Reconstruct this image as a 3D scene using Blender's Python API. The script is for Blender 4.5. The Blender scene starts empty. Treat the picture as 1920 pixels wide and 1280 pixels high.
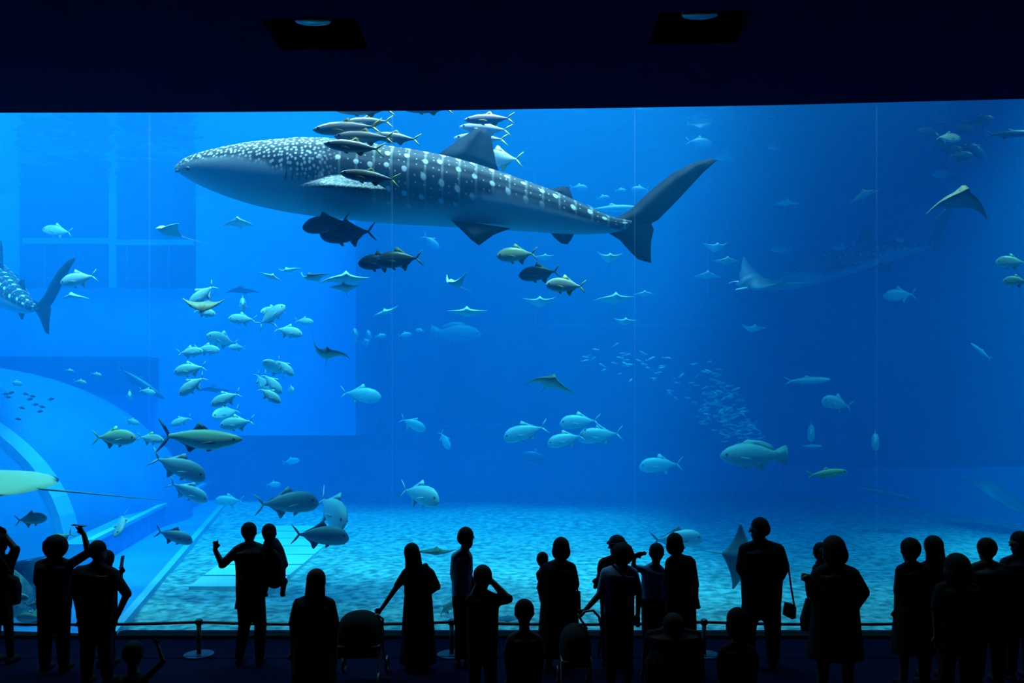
import bpy, math, random
from mathutils import Vector, Matrix
R = math.radians
S = bpy.context.scene
COL = S.collection
random.seed(7)

# ------------------------------------------------------------------ camera
F, HC, YH = 1500.0, 3.17, 760.0          # focal length in px of a 1920 frame, eye height, horizon row
cam = bpy.data.cameras.new('camera')
cam_o = bpy.data.objects.new('camera', cam); COL.objects.link(cam_o)
cam_o.location = (0, 0, HC); cam_o.rotation_euler = (math.pi / 2, 0, 0)
cam.sensor_width = 36; cam.lens = 36 * F / 1920; cam.shift_y = (YH - 640) / 1920
cam.clip_end = 200
S.camera = cam_o

# ------------------------------------------------------------------ world, sun, lamps, exposure
w = bpy.data.worlds.new('world'); S.world = w; w.use_nodes = True
w.node_tree.nodes['Background'].inputs[0].default_value = (0.02, 0.05, 0.15, 1)
w.node_tree.nodes['Background'].inputs[1].default_value = 0.02
def light(name, kind, energy, loc, rot, color=(1, 1, 1), **kw):
    l = bpy.data.lights.new(name, kind); l.energy = energy; l.color = color
    for k, v in kw.items(): setattr(l, k, v)
    o = bpy.data.objects.new(name, l); o.location = loc; o.rotation_euler = rot; COL.objects.link(o)
    return o
light('sun', 'SUN', 10.2, (0, 16, 30), (R(8), R(8), 0), (1.0, 0.98, 0.95), angle=0.28)
for x, e in ((-9.5, 1150), (-4.2, 1050), (0.8, 950), (5.8, 360)):
    light('tank_floodlight', 'AREA', e, (x, 13.3, 10.9), (R(4), 0, 0), shape='RECTANGLE', size=4, size_y=0.8)
light('tank_floodlight', 'AREA', 900, (12.6, 15.0, 10.8), (R(5), 0, 0), (0.75, 1, 0.95), shape='RECTANGLE', size=2.5, size_y=3)
vs = S.view_settings
vs.view_transform = 'Standard'; vs.look = 'None'; vs.gamma = 1; vs.use_curve_mapping = False
vs.exposure = -0.15
S.cycles.volume_bounces = 2
S.cycles.max_bounces = 6
S.cycles.transparent_max_bounces = 16

# ------------------------------------------------------------------ helpers
def P(px, py, Y): return Vector(((px - 960) / F * Y, Y, HC + (YH - py) / F * Y))
def G(px, py, z=0.0):
    Y = F * (HC - z) / (py - YH); return P(px, py, Y)

MATS = {}
def mat(name, color, rough=0.6, spec=0.5, metallic=0.0):
    if name in MATS: return MATS[name]
    m = bpy.data.materials.new(name); m.use_nodes = True
    b = m.node_tree.nodes['Principled BSDF']
    b.inputs['Base Color'].default_value = (*color, 1); b.inputs['Roughness'].default_value = rough
    b.inputs['Specular IOR Level'].default_value = spec; b.inputs['Metallic'].default_value = metallic
    MATS[name] = m
    return m
def noisy(name, c0, c1, scale, rough=0.7, bump=0.0, detail=4, spec=0.4, coord='Object', lo=0.35, hi=0.65):
    m = mat(name, c0, rough, spec); nt = m.node_tree; N = nt.nodes; L = nt.links
    b = N['Principled BSDF']
    tc = N.new('ShaderNodeTexCoord'); n = N.new('ShaderNodeTexNoise'); r = N.new('ShaderNodeValToRGB')
    n.inputs['Scale'].default_value = scale; n.inputs['Detail'].default_value = detail
    r.color_ramp.elements[0].position = lo; r.color_ramp.elements[1].position = hi
    r.color_ramp.elements[0].color = (*c0, 1); r.color_ramp.elements[1].color = (*c1, 1)
    L.new(tc.outputs[coord], n.inputs['Vector']); L.new(n.outputs['Fac'], r.inputs['Fac'])
    L.new(r.outputs['Color'], b.inputs['Base Color'])
    if bump:
        bp = N.new('ShaderNodeBump'); bp.inputs['Strength'].default_value = bump; bp.inputs['Distance'].default_value = 0.1
        L.new(n.outputs['Fac'], bp.inputs['Height']); L.new(bp.outputs['Normal'], b.inputs['Normal'])
    return m
def fishmat(name, belly, mid, back, rough=0.42, mottle=0.0):
    """counter-shaded skin: pale belly, darker back"""
    m = mat(name, mid, rough, 0.5); nt = m.node_tree; N = nt.nodes; L = nt.links
    b = N['Principled BSDF']
    tc = N.new('ShaderNodeTexCoord'); sp = N.new('ShaderNodeSeparateXYZ'); r = N.new('ShaderNodeValToRGB')
    L.new(tc.outputs['Generated'], sp.inputs[0])
    e = r.color_ramp.elements
    e[0].position = 0.2; e[0].color = (*belly, 1); e[1].position = 0.85; e[1].color = (*back, 1)
    k = e.new(0.55); k.color = (*mid, 1)
    src = sp.outputs['Z']
    if mottle:
        n = N.new('ShaderNodeTexNoise'); n.inputs['Scale'].default_value = 9; n.inputs['Detail'].default_value = 3
        L.new(tc.outputs['Generated'], n.inputs['Vector'])
        mm = N.new('ShaderNodeMath'); mm.operation = 'MULTIPLY_ADD'; mm.inputs[1].default_value = mottle
        L.new(n.outputs['Fac'], mm.inputs[0]); L.new(sp.outputs['Z'], mm.inputs[2])
        src = mm.outputs[0]
    L.new(src, r.inputs['Fac']); L.new(r.outputs['Color'], b.inputs['Base Color'])
    return m

def mesh(name, verts, faces, m=None, smooth=False):
    me = bpy.data.meshes.new(name)
    me.from_pydata([tuple(v) for v in verts], [], faces)
    if m: me.materials.append(m)
    if smooth: me.polygons.foreach_set('use_smooth', [True] * len(me.polygons))
    me.update()
    return me
def obj(name, me, parent=None, loc=None):
    o = bpy.data.objects.new(name, me); COL.objects.link(o)
    if parent is not None: o.parent = parent
    if loc is not None: o.location = loc
    return o
def tag(o, label, cat, group=None):
    o['label'] = label; o['category'] = cat
    if group: o['group'] = group
    return o
def struct(o):
    o['kind'] = 'structure'; return o
class MB:
    """mesh builder: several shapes joined in one mesh"""
    def __init__(s): s.v = []; s.f = []
    def add(s, v, f):
        n = len(s.v); s.v += [Vector(p) for p in v]; s.f += [tuple(i + n for i in q) for q in f]
    def box(s, a, b):
        v = [(x, y, z) for x in (a[0], b[0]) for y in (a[1], b[1]) for z in (a[2], b[2])]
        s.add(v, [(0, 1, 3, 2), (4, 6, 7, 5), (0, 4, 5, 1), (2, 3, 7, 6), (0, 2, 6, 4), (1, 5, 7, 3)])
    def prism(s, poly, z0, z1):
        n = len(poly)
        s.add([(x, y, z0) for x, y in poly] + [(x, y, z1) for x, y in poly],
              [tuple(range(n))[::-1], tuple(range(n, 2 * n))] + [(i, (i + 1) % n, n + (i + 1) % n, n + i) for i in range(n)])
    def tube(s, pts, rad, n=8, flat=1.0, caps=True):
        """round tube through points with a radius per point; flat scales the Y radius; rounded ends"""
        pts = [Vector(p) for p in pts]
        if not isinstance(rad, (list, tuple)): rad = [rad] * len(pts)
        rad = list(rad)
        if not isinstance(flat, (list, tuple)): flat = [flat] * len(pts)
        flat = list(flat)
        if caps:
            a = (pts[0] - pts[1]).normalized(); b = (pts[-1] - pts[-2]).normalized()
            r0, r1 = rad[0], rad[-1]
            pts = [pts[0] + a * r0 * .97, pts[0] + a * r0 * .7] + pts + [pts[-1] + b * r1 * .7, pts[-1] + b * r1 * .97]
            rad = [r0 * .22, r0 * .71] + rad + [r1 * .71, r1 * .22]
            flat = [flat[0]] * 2 + flat + [flat[-1]] * 2
        vs_ = []; m_ = len(pts)
        for i, p in enumerate(pts):
            t = (pts[min(i + 1, m_ - 1)] - pts[max(i - 1, 0)]).normalized()
            ref = Vector((0, 1, 0)) if abs(t.y) < .92 else Vector((1, 0, 0))
            d = (ref - t * ref.dot(t)).normalized(); nn = t.cross(d)
            for k in range(n):
                q = 2 * math.pi * k / n
                vs_.append(p + nn * math.cos(q) * rad[i] + d * math.sin(q) * rad[i] * flat[i])
        f = [(i * n + k, i * n + (k + 1) % n, (i + 1) * n + (k + 1) % n, (i + 1) * n + k) for i in range(m_ - 1) for k in range(n)]
        f += [tuple(range(n))[::-1], tuple(range((m_ - 1) * n, m_ * n))]
        s.add(vs_, f)
    def ell(s, c, r, nu=12, nv=8):
        v = [(c[0], c[1], c[2] - r[2])]
        for j in range(1, nv):
            th = math.pi * j / nv - math.pi / 2
            for k in range(nu):
                q = 2 * math.pi * k / nu
                v.append((c[0] + r[0] * math.cos(th) * math.cos(q), c[1] + r[1] * math.cos(th) * math.sin(q), c[2] + r[2] * math.sin(th)))
        v.append((c[0], c[1], c[2] + r[2])); f = []
        for k in range(nu):
            f.append((0, 1 + (k + 1) % nu, 1 + k))
            f.append((len(v) - 1, 1 + (nv - 2) * nu + k, 1 + (nv - 2) * nu + (k + 1) % nu))
        for j in range(nv - 2):
            for k in range(nu):
                a = 1 + j * nu
                f.append((a + k, a + (k + 1) % nu, a + nu + (k + 1) % nu, a + nu + k))
        s.add(v, f)
    def fin(s, lead, trail, t, axis=1, base=None):
        """lens-section fin between a leading and a trailing polyline (2D (x,z) with axis=1, given 3D if base)"""
        n = len(lead); v = []
        for i in range(n):
            a, b = Vector(lead[i]), Vector(trail[i])
            th = t * (1 - .8 * i / max(1, n - 1))
            m_ = a * .6 + b * .4
            if len(a) == 2:
                v += [(a.x, 0, a.y), (m_.x, th, m_.y), (b.x, 0, b.y), (m_.x, -th, m_.y)]
            else:
                up = Vector((0, 0, 1)) if axis == 2 else Vector((0, 1, 0))
                v += [a, m_ + up * th, b, m_ - up * th]
        f = [(i * 4 + k, i * 4 + (k + 1) % 4, (i + 1) * 4 + (k + 1) % 4, (i + 1) * 4 + k) for i in range(n - 1) for k in range(4)]
        f += [(3, 2, 1, 0), tuple(range((n - 1) * 4, n * 4))]
        s.add(v, f)
    def mesh(s, name, m=None, smooth=False): return mesh(name, s.v, s.f, m, smooth)
def boxo(name, a, b, m, parent=None):
    mb = MB(); mb.box(a, b); return obj(name, mb.mesh(name, m), parent)
def lerp(xs, ys, x):
    if x <= xs[0]: return ys[0]
    for i in range(len(xs) - 1):
        if x <= xs[i + 1]:
            t = (x - xs[i]) / (xs[i + 1] - xs[i]); return ys[i] * (1 - t) + ys[i + 1] * t
    return ys[-1]

# ------------------------------------------------------------------ materials of the place
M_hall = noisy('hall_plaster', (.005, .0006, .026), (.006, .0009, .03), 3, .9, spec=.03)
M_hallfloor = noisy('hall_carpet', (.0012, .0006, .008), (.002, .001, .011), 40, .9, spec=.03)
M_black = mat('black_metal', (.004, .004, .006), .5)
M_blackmatt = mat('black_matt', (.002, .002, .003), .9, .1)
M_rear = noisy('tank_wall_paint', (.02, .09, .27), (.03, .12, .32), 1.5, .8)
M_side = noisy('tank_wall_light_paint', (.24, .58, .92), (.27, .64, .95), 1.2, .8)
M_skirt = noisy('tank_skirt_lit_paint', (.10, .34, .62), (.13, .40, .68), 2, .8)  # paler than the wall above: light on the slope put into the colour
M_panel = noisy('dark_panel_paint', (.004, .02, .08), (.006, .03, .1), 2, .8)
M_bar = mat('pale_bar_paint', (.25, .55, .8), .7)
M_plate = noisy('blue_floor_paint', (.05, .30, .62), (.06, .34, .68), 1, .8)
M_ledge = mat('pale_ledge', (.3, .62, .75), .7)
M_dome = noisy('dome_acrylic', (.06, .25, .52), (.08, .3, .58), .6, .4)
M_slab = noisy('pale_paving', (.66, .76, .70), (.76, .84, .78), 6, .8)
M_sand = noisy('sand', (.14, .24, .22), (.62, .72, .66), 6.5, .9, .6, detail=10, lo=.36, hi=.66)  # noise is sand grain plus painted caustic dapples of light
M_pipe = mat('white_pipe', (.6, .65, .65), .5)

# ------------------------------------------------------------------ hall
YW, ZT = 11.0, 7.24
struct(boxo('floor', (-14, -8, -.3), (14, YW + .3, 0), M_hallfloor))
boxo('window_curb', (-14, YW - .12, 0), (14, YW + .12, .04), M_blackmatt)
struct(bpy.data.objects['window_curb']); bpy.data.objects['window_curb'].name = 'trim_1'
def ceil_z(px): return HC + (YH - lerp([0, 300, 780, 1180, 1440, 1920], [208.5, 208, 204.5, 199, 194.5, 182.5], px)) / F * YW
def ceil_zX(X):
    px = 960 + X / YW * F
    if px > 1920: return ceil_z(1920) + (px - 1920) * 0.00019
    return ceil_z(px)
REC = [(-2.65, -1.64, 8.42, 9.14), (1.55, 2.55, 8.37, 9.12)]
xs = sorted(set([-14, -10, -7.04, -4.84, -1.32, 1.61, 3.52, 7.04, 14] + [r[0] for r in REC] + [r[1] for r in REC]))
ys = sorted(set([-8, 0, YW] + [r[2] for r in REC] + [r[3] for r in REC]))
mb = MB()
inrec = lambda x, y: any(r[0] < x < r[1] and r[2] < y < r[3] for r in REC)
for i in range(len(xs) - 1):
    for j in range(len(ys) - 1):
        if inrec((xs[i] + xs[i + 1]) / 2, (ys[j] + ys[j + 1]) / 2): continue
        q = [(xs[i], ys[j]), (xs[i + 1], ys[j]), (xs[i + 1], ys[j + 1]), (xs[i], ys[j + 1])]
        mb.add([(x, y, ceil_zX(x)) for x, y in q], [(3, 2, 1, 0)])
for i in range(len(xs) - 1):       # upstand over the window, up past the water line
    a, b = xs[i], xs[i + 1]
    mb.add([(a, YW, ceil_zX(a)), (b, YW, ceil_zX(b)), (b, YW, 10.7), (a, YW, 10.7)], [(0, 1, 2, 3)])
    mb.add([(a, YW + .06, ceil_zX(a)), (b, YW + .06, ceil_zX(b)), (b, YW + .06, 10.7), (a, YW + .06, 10.7)], [(3, 2, 1, 0)])
    mb.add([(a, YW, ceil_zX(a)), (b, YW, ceil_zX(b)), (b, YW + .06, ceil_zX(b)), (a, YW + .06, ceil_zX(a))], [(3, 2, 1, 0)])
mb.box((-14, -8, 10.7), (14, YW + .06, 11))
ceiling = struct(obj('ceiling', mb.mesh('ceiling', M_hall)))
for r, side in zip(REC, ('beside the left', 'beside the right')):
    z0 = ceil_zX((r[0] + r[1]) / 2) - .01
    k = MB(); zt = z0 + .55
    for a, b in (((r[0] - .03, r[2] - .03, z0 + .02), (r[0], r[3] + .03, zt)), ((r[1], r[2] - .03, z0 + .02), (r[1] + .03, r[3] + .03, zt)),
                 ((r[0], r[3], z0 + .02), (r[1], r[3] + .03, zt)), ((r[0], r[2] - .03, z0 + .02), (r[1], r[2], zt)),
                 ((r[0] - .03, r[2] - .03, zt), (r[1] + .03, r[3] + .03, zt + .03))): k.box(a, b)
    obj('recess_box', k.mesh('recess_box', M_blackmatt), ceiling)
struct(boxo('wall_left', (-14.3, -8, -.3), (-14, YW, 12), M_hall))
struct(boxo('wall_right', (14, -8, -.3), (14.3, YW, 12), M_hall))
struct(boxo('wall_behind', (-14.3, -8.3, -.3), (14.3, -8, 12), M_hall))
M_lens = mat('lamp_glass', (.02, .05, .08), .08, 1.0)
for (r, px, py) in ((REC[0], 587, 40), (REC[1], 1312, 28)):
    zc = ceil_zX((r[0] + r[1]) / 2)
    c = P(px, py, F * (zc - HC) / (YH - py))
    t = obj('ceiling_spotlight', None, loc=(c.x, c.y, zc + .5))
    tag(t, 'round glass spotlight in the dark ceiling recess, ' + ('with a greenish rim' if px < 900 else 'with a plain blue lens'), 'ceiling light')
    k = MB(); k.tube([(0, 0, -.0), (0, 0, -.2), (0, 0, -.50)], [.05, .13, .2], 20, flat=.5, caps=False); obj('housing', k.mesh('housing', M_black, True), t)
    k = MB(); k.ell((0, 0, -.50), (.2, .1, .03), 20, 6); obj('lens', k.mesh('lens', M_lens, True), t)

# acrylic window: panels with bonded seams
M_acr = bpy.data.materials.new('acrylic'); M_acr.use_nodes = True
nt = M_acr.node_tree; nt.nodes.clear()
o_ = nt.nodes.new('ShaderNodeOutputMaterial'); mx = nt.nodes.new('ShaderNodeMixShader'); tr = nt.nodes.new('ShaderNodeBsdfTransparent'); gl = nt.nodes.new('ShaderNodeBsdfGlossy')
gl.inputs['Roughness'].default_value = .03; mx.inputs[0].default_value = .012; tr.inputs[0].default_value = (.985, .99, 1, 1)
nt.links.new(tr.outputs[0], mx.inputs[1]); nt.links.new(gl.outputs[0], mx.inputs[2]); nt.links.new(mx.outputs[0], o_.inputs[0])
M_seam = bpy.data.materials.new('acrylic_seam'); M_seam.use_nodes = True
nt = M_seam.node_tree; nt.nodes.clear()
o_ = nt.nodes.new('ShaderNodeOutputMaterial'); mx = nt.nodes.new('ShaderNodeMixShader'); tr = nt.nodes.new('ShaderNodeBsdfTransparent'); gl = nt.nodes.new('ShaderNodeBsdfTranslucent')
gl.inputs[0].default_value = (.75, .88, 1, 1); mx.inputs[0].default_value = .02
nt.links.new(tr.outputs[0], mx.inputs[1]); nt.links.new(gl.outputs[0], mx.inputs[2]); nt.links.new(mx.outputs[0], o_.inputs[0])
win = struct(obj('window_1', None, loc=(0, YW, 0)))
seams = [-11.67, -8.33, -4.99, -1.65, 1.69, 5.02, 8.36, 11.7]
edges = [-14] + seams + [14]
for a, b in zip(edges[:-1], edges[1:]):
    v = [(a + .008, y, z) for y in (.0, .03) for z in (.04,)] ; k = MB()
    za, zb = ceil_zX(a), ceil_zX(b)
    k.add([(a + .008, .0, .04), (b - .008, .0, .04), (b - .008, .0, zb), (a + .008, .0, za),
           (a + .008, .03, .04), (b - .008, .03, .04), (b - .008, .03, zb), (a + .008, .03, za)],
          [(0, 1, 2, 3), (7, 6, 5, 4), (0, 4, 5, 1), (1, 5, 6, 2), (2, 6, 7, 3), (3, 7, 4, 0)])
    obj('acrylic_panel', k.mesh('acrylic_panel', M_acr), win)
for a in seams:
    boxo('seam', (a - .008, .0, .04), (a + .008, .03, ceil_zX(a)), M_seam, win)

# ------------------------------------------------------------------ tank shell
def sandz(x, y): return -.04 + .05 * math.sin(x * .9 + y * .35) * math.sin(y * .8) + .02 * math.sin(x * 2.7) * math.cos(y * 2.1)
v = []; f = []; NX, NY = 90, 70
for j in range(NY + 1):
    for i in range(NX + 1):
        x = -18 + 36 * i / NX; y = YW + .06 + 20 * (j / NY) ** 1.4
        v.append((x, y, sandz(x, y)))
f = [(j * (NX + 1) + i, j * (NX + 1) + i + 1, (j + 1) * (NX + 1) + i + 1, (j + 1) * (NX + 1) + i) for j in range(NY) for i in range(NX)]
sf = obj('tank_floor', mesh('tank_floor', v, f, M_sand, True)); struct(sf); sf.name = 'floor_sand'
YB = 29.7
wb = struct(obj('wall_rear', None))
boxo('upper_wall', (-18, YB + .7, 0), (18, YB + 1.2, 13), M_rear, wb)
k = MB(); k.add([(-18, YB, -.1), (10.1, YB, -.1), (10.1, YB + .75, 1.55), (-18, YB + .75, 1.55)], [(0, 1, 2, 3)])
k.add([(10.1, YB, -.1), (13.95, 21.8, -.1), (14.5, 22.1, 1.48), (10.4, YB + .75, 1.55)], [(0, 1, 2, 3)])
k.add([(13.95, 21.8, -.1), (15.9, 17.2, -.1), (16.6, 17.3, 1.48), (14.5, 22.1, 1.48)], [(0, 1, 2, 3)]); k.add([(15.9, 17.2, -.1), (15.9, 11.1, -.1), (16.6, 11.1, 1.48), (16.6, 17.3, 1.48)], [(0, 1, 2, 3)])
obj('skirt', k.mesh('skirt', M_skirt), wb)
wr = struct(obj('wall_far_right', None))
k = MB(); k.add([(10.1, YB + .75, -.1), (14.5, 22.1, -.1), (16.6, 17.2, -.1), (16.6, 11, -.1), (10.1, YB + .75, 13), (14.5, 22.1, 13), (16.6, 17.2, 13), (16.6, 11, 13)],
                [(0, 1, 5, 4), (1, 2, 6, 5), (2, 3, 7, 6)])
obj('side_wall', k.mesh('side_wall', M_rear), wr)
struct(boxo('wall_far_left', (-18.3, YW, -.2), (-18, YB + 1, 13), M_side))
# rear wall ledges and panels; flat dark panels paint the shade of recessed openings
yb = YB + .7
def on_back(n, x0, y0, x1, y1, m, th=.1, Y=yb, parent=wb):
    a = P(x0, y1, Y); b = P(x1, y0, Y)
    return boxo(n, (a.x, Y - th, a.z), (b.x, Y, b.z), m, parent)
on_back('niche', 820, 724, 940, 794, M_panel, .06); on_back('niche_ledge', 816, 795, 944, 798, M_bar, .14)
on_back('niche', 1440, 724, 1522, 794, M_panel, .06); on_back('niche_ledge', 1436, 795, 1526, 798, M_bar, .14)
on_back('viewing_panel', 1006, 440, 1322, 608, noisy('viewing_panel_paint', (.045, .15, .40), (.06, .18, .44), 1, .7), .08)
on_back('viewing_panel_sill', 1002, 609, 1326, 613, M_bar, .2)
on_back('viewing_panel_jamb', 1001, 440, 1005, 612, M_skirt, .12); on_back('viewing_panel_jamb', 1323, 440, 1327, 612, M_skirt, .12)
a = P(1085, 919, YB); b = P(1470, 919, YB)
struct(boxo('trim_2', (a.x, YB - .1, 0), (b.x, YB, .06), M_pipe))
p = P(588, 924, YB - .5); q = P(682, 924, YB - .5); k = MB(); k.tube([(p.x, YB - .5, .09), (q.x, YB - .5, .09)], .085, 12, caps=False)
tag(obj('pipe', k.mesh('pipe', M_pipe, True)), 'short white pipe lying on the sand along the rear tank wall', 'pipe')
# big pale block at the rear left with its dark panelled opening
YK = 26.0
blk = struct(obj('wall_block_left', None))
xr = P(667, 0, YK).x
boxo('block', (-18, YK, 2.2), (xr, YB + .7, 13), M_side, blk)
a = P(40, 540, YK); b = P(367, 540, YK); zb_ = a.z
boxo('dark_opening', (a.x, YK - .08, zb_), (b.x, YK, 13), M_panel, blk)
def on_blk(n, x0, y0, x1, y1, m, th): return on_back(n, x0, y0, x1, y1, m, th, YK - .08, blk)
on_blk('frame_bar', 206, 205, 219, 540, M_side, .07)
on_blk('frame_bar', 44, 447, 206, 457, M_side, .06); on_blk('frame_bar', 219, 450, 364, 460, M_side, .06)
for (x0, x1) in ((84, 87), (146, 150), (238, 241), (316, 319)): on_blk('thin_bar', x0, 462, x1, 538, M_rear, .05)
on_blk('thin_bar', 55, 520, 205, 522, M_rear, .05); on_blk('thin_bar', 235, 522, 320, 524, M_rear, .05)
a = P(-60, 740, YK - .3); b = P(290, 676, YK - .3)
k = MB(); k.box((-18, YK - .9, a.z), (b.x, YK, b.z + .1)); obj('dark_beam', k.mesh('dark_beam', M_panel), blk)
# dome of the side viewing room
DC, DR = Vector((-15.5, 22, 0)), Vector((6.6, 10.0, 4.3))
dome = obj('viewing_dome', None, loc=DC); tag(dome, 'pale blue acrylic dome of a viewing room bulging from the left of the tank floor', 'dome')
v = []; NU, NV = 40, 14
for j in range(NV + 1):
    th = math.pi / 2 * j / NV
    for i in range(NU + 1):
        q = -math.pi * .62 + math.pi * 1.24 * i / NU
        v.append((DR.x * math.cos(th) * math.cos(q), (DR.y if math.sin(q) < 0 else 3.4) * math.cos(th) * math.sin(q), DR.z * math.sin(th)))
f = [(j * (NU + 1) + i, j * (NU + 1) + i + 1, (j + 1) * (NU + 1) + i + 1, (j + 1) * (NU + 1) + i) for j in range(NV) for i in range(NU)]
obj('shell', mesh('shell', v, f, M_dome, True), dome)
for yy, wd in ((-4.6, .30), (-6.3, .28), (-7.7, .26)):
    k = MB(); fct = math.sqrt(1 - (yy / DR.y) ** 2); pts = []
    for i in range(17):
        th = math.pi * .52 * i / 16
        pts.append(Vector((DR.x * fct * math.cos(th), yy, DR.z * fct * math.sin(th) + .0)))
    vv = []
    for p_ in pts:
        nrm = Vector((p_.x / DR.x ** 2, p_.y / DR.y ** 2, p_.z / DR.z ** 2)).normalized()
        side = Vector((0, 1, 0)); 
        vv += [p_ + nrm * .12 - side * wd, p_ + nrm * .12 + side * wd, p_ - nrm * .2 + side * wd, p_ - nrm * .2 - side * wd]
    k.add(vv, [(i * 4 + e, i * 4 + (e + 1) % 4, i * 4 + 4 + (e + 1) % 4, i * 4 + 4 + e) for i in range(16) for e in range(4)])
    obj('rib', k.mesh('rib', M_ledge), dome)
# blue painted floor strip and its kerb by the dome
c0 = [G(240, 1150), G(430, 930)]; c1 = [G(205, 1052), G(402, 931)]
s0, s1 = c0[0] + (c0[0] - c0[1]) * .08, c0[1]
f0 = c1[0] + (c1[0] - c1[1]) * .45; e0, e1 = c1[0] + (c1[0] - c1[1]) * .1, c1[1]     # the kerb stops short of the reef rocks
k = MB(); k.prism([(s0.x, s0.y), (s1.x, s1.y), (e1.x, e1.y), (f0.x, f0.y)], -.1, .05)
struct(obj('floor_strip', k.mesh('floor_strip', M_plate)))
k = MB(); k.prism([(s0.x, s0.y), (s0.x + .13, s0.y), (s1.x + .15, s1.y), (s1.x, s1.y)], -.1, .09)
struct(obj('trim_3', k.mesh('trim_3', M_ledge)))
k = MB(); k.prism([(e0.x, e0.y), (e1.x, e1.y), (e1.x - .55, e1.y), (e0.x - .55, e0.y)], -.1, .55)
struct(obj('trim_4', k.mesh('trim_4', M_skirt)))
k = MB(); k.prism([(e0.x + .05, e0.y), (e1.x + .05, e1.y), (e1.x - .1, e1.y), (e0.x - .1, e0.y)], .55, .63)
struct(obj('trim_5', k.mesh('trim_5', M_ledge)))
# pale paving slabs on the sand
pav = obj('paving_strip', None, loc=(-4.9, 17, 0)); tag(pav, 'strip of pale rectangular slabs laid on the tank sand', 'paving')
rows = [1104, 1082, 1061, 1042, 1026, 1011, 998, 987]
for i in range(len(rows) - 1):
    y0 = G(0, rows[i]).y; y1 = G(0, rows[i + 1]).y
    k = MB(); sk = lambda y: -.10 * (y - 14)
    k.add([(-5.62 + sk(y) + 4.9, y - 17, z) if x == 0 else (-4.1 + sk(y) * .25 + 4.9, y - 17, z) for z in (-.1, .035) for x, y in ((0, y0 + .05), (1, y0 + .05), (1, y1 - .05), (0, y1 - .05))],
          [(3, 2, 1, 0), (4, 5, 6, 7), (0, 1, 5, 4), (1, 2, 6, 5), (2, 3, 7, 6), (3, 0, 4, 7)])
    obj('slab', k.mesh('slab', M_slab), pav)
# reef rocks in the near left corner
M_rock = noisy('reef_rock_skin', (.12, .2, .2), (.3, .36, .3), 5, .9, .8)
for (px, py, rx, rz, Yr) in ((60, 1075, .55, .75, 13.4), (5, 1090, .40, .6, 12.0), (92, 1150, .30, .35, 11.7)):
    c = P(px, py, Yr); rr = random.Random(px)
    k = MB(); k.ell((0, 0, 0), (1, 1, 1), 18, 12)
    ph = [rr.uniform(0, 6) for _ in range(6)]
    for i, q in enumerate(k.v):
        n_ = 1 + .13 * math.sin(q.x * 4 + ph[0]) * math.sin(q.y * 3 + ph[1]) + .1 * math.sin(q.z * 6 + ph[2]) + .06 * math.sin(q.x * 9 + q.z * 7 + ph[3])
        k.v[i] = Vector((q.x * rx * n_, q.y * rx * n_, max(-.02, q.z * n_) * (c.z + rz * .3)))
    o = obj('reef_rock', k.mesh('reef_rock', M_rock, True), loc=(c.x, Yr, -.02))
    tag(o, {60: 'tall pale rounded reef rock near the window beside the dome ribs', 5: 'reef rock half hidden behind the visitor with raised arms', 92: 'small low reef rock by the foot of the acrylic window'}[px], 'rock')
# unseen tank roof, slabs and openings laid out to shade the rear and right
M_roof = mat('tank_roof', (.05, .06, .07), .9)
rf = struct(obj('ceiling_tank', None))
for a, b in (((-18, 27.0, 13), (-4.6, 31, 13.2)), ((-4.6, 23.0, 13), (18, 31, 13.2)), ((5.2, YW, 13), (11.2, 23.0, 13.2)), ((14.0, YW, 13), (18, 17.5, 13.2)), ((11.2, 17.5, 13), (18, 23.0, 13.2))):
    boxo('roof_shade_slab', a, b, M_roof, rf)

# ------------------------------------------------------------------ water: body and surface
M_w = bpy.data.materials.new('water_body'); M_w.use_nodes = True
nt = M_w.node_tree; nt.nodes.clear()
o_ = nt.nodes.new('ShaderNodeOutputMaterial'); ab = nt.nodes.new('ShaderNodeVolumeAbsorption'); sc_ = nt.nodes.new('ShaderNodeVolumeScatter'); ad = nt.nodes.new('ShaderNodeAddShader')
sa, ss = (.35, .062, .007), (.0008, .0235, .056)
ab.inputs['Density'].default_value = .3; ab.inputs['Color'].default_value = (*[1 - q / .3 for q in sa], 1)
sc_.inputs['Density'].default_value = .1; sc_.inputs['Color'].default_value = (*[q / .1 for q in ss], 1)
nt.links.new(ab.outputs[0], ad.inputs[0]); nt.links.new(sc_.outputs[0], ad.inputs[1]); nt.links.new(ad.outputs[0], o_.inputs['Volume'])
# the water fills the tank up to its walls, under the pale block and in front of it, not inside it
k = MB(); XL, XB, YN, YE = -18.02, xr - .03, YK + .03, 30.42      # a hair into the walls, so no face lies exactly on another
low = [(XL, YW + .07), (16.62, YW + .07), (16.62, 17.2), (14.53, 22.11), (10.12, YE), (XB, YE), (XL, YE), (XL, YN)]
n = len(low); k.add([(x, y, z) for z in (-.3, 2.23) for x, y in low] + [(x, y, 10.0) for x, y in low[:6]] + [(XB, YN, 2.23), (XB, YN, 10.0), (XL, YN, 10.0)], [])
c2, c10, d10 = 2 * n + 6, 2 * n + 7, 2 * n + 8
k.f = [tuple(range(n))[::-1]] + [(i, (i + 1) % n, n + (i + 1) % n, n + i) for i in range(n)]
k.f += [(n + i, n + i + 1, 2 * n + i + 1, 2 * n + i) for i in range(5)]
k.f += [(n + 5, n + 6, n + 7, c2), (n + 5, c2, c10, 2 * n + 5), (c2, n + 7, d10, c10), (n + 7, n, 2 * n, d10), tuple(2 * n + i for i in range(6)) + (c10, d10)]
wat = obj('water', k.mesh('water', M_w))
wat['kind'] = 'stuff'; tag(wat, 'deep blue water filling the whole aquarium tank', 'water')
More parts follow.
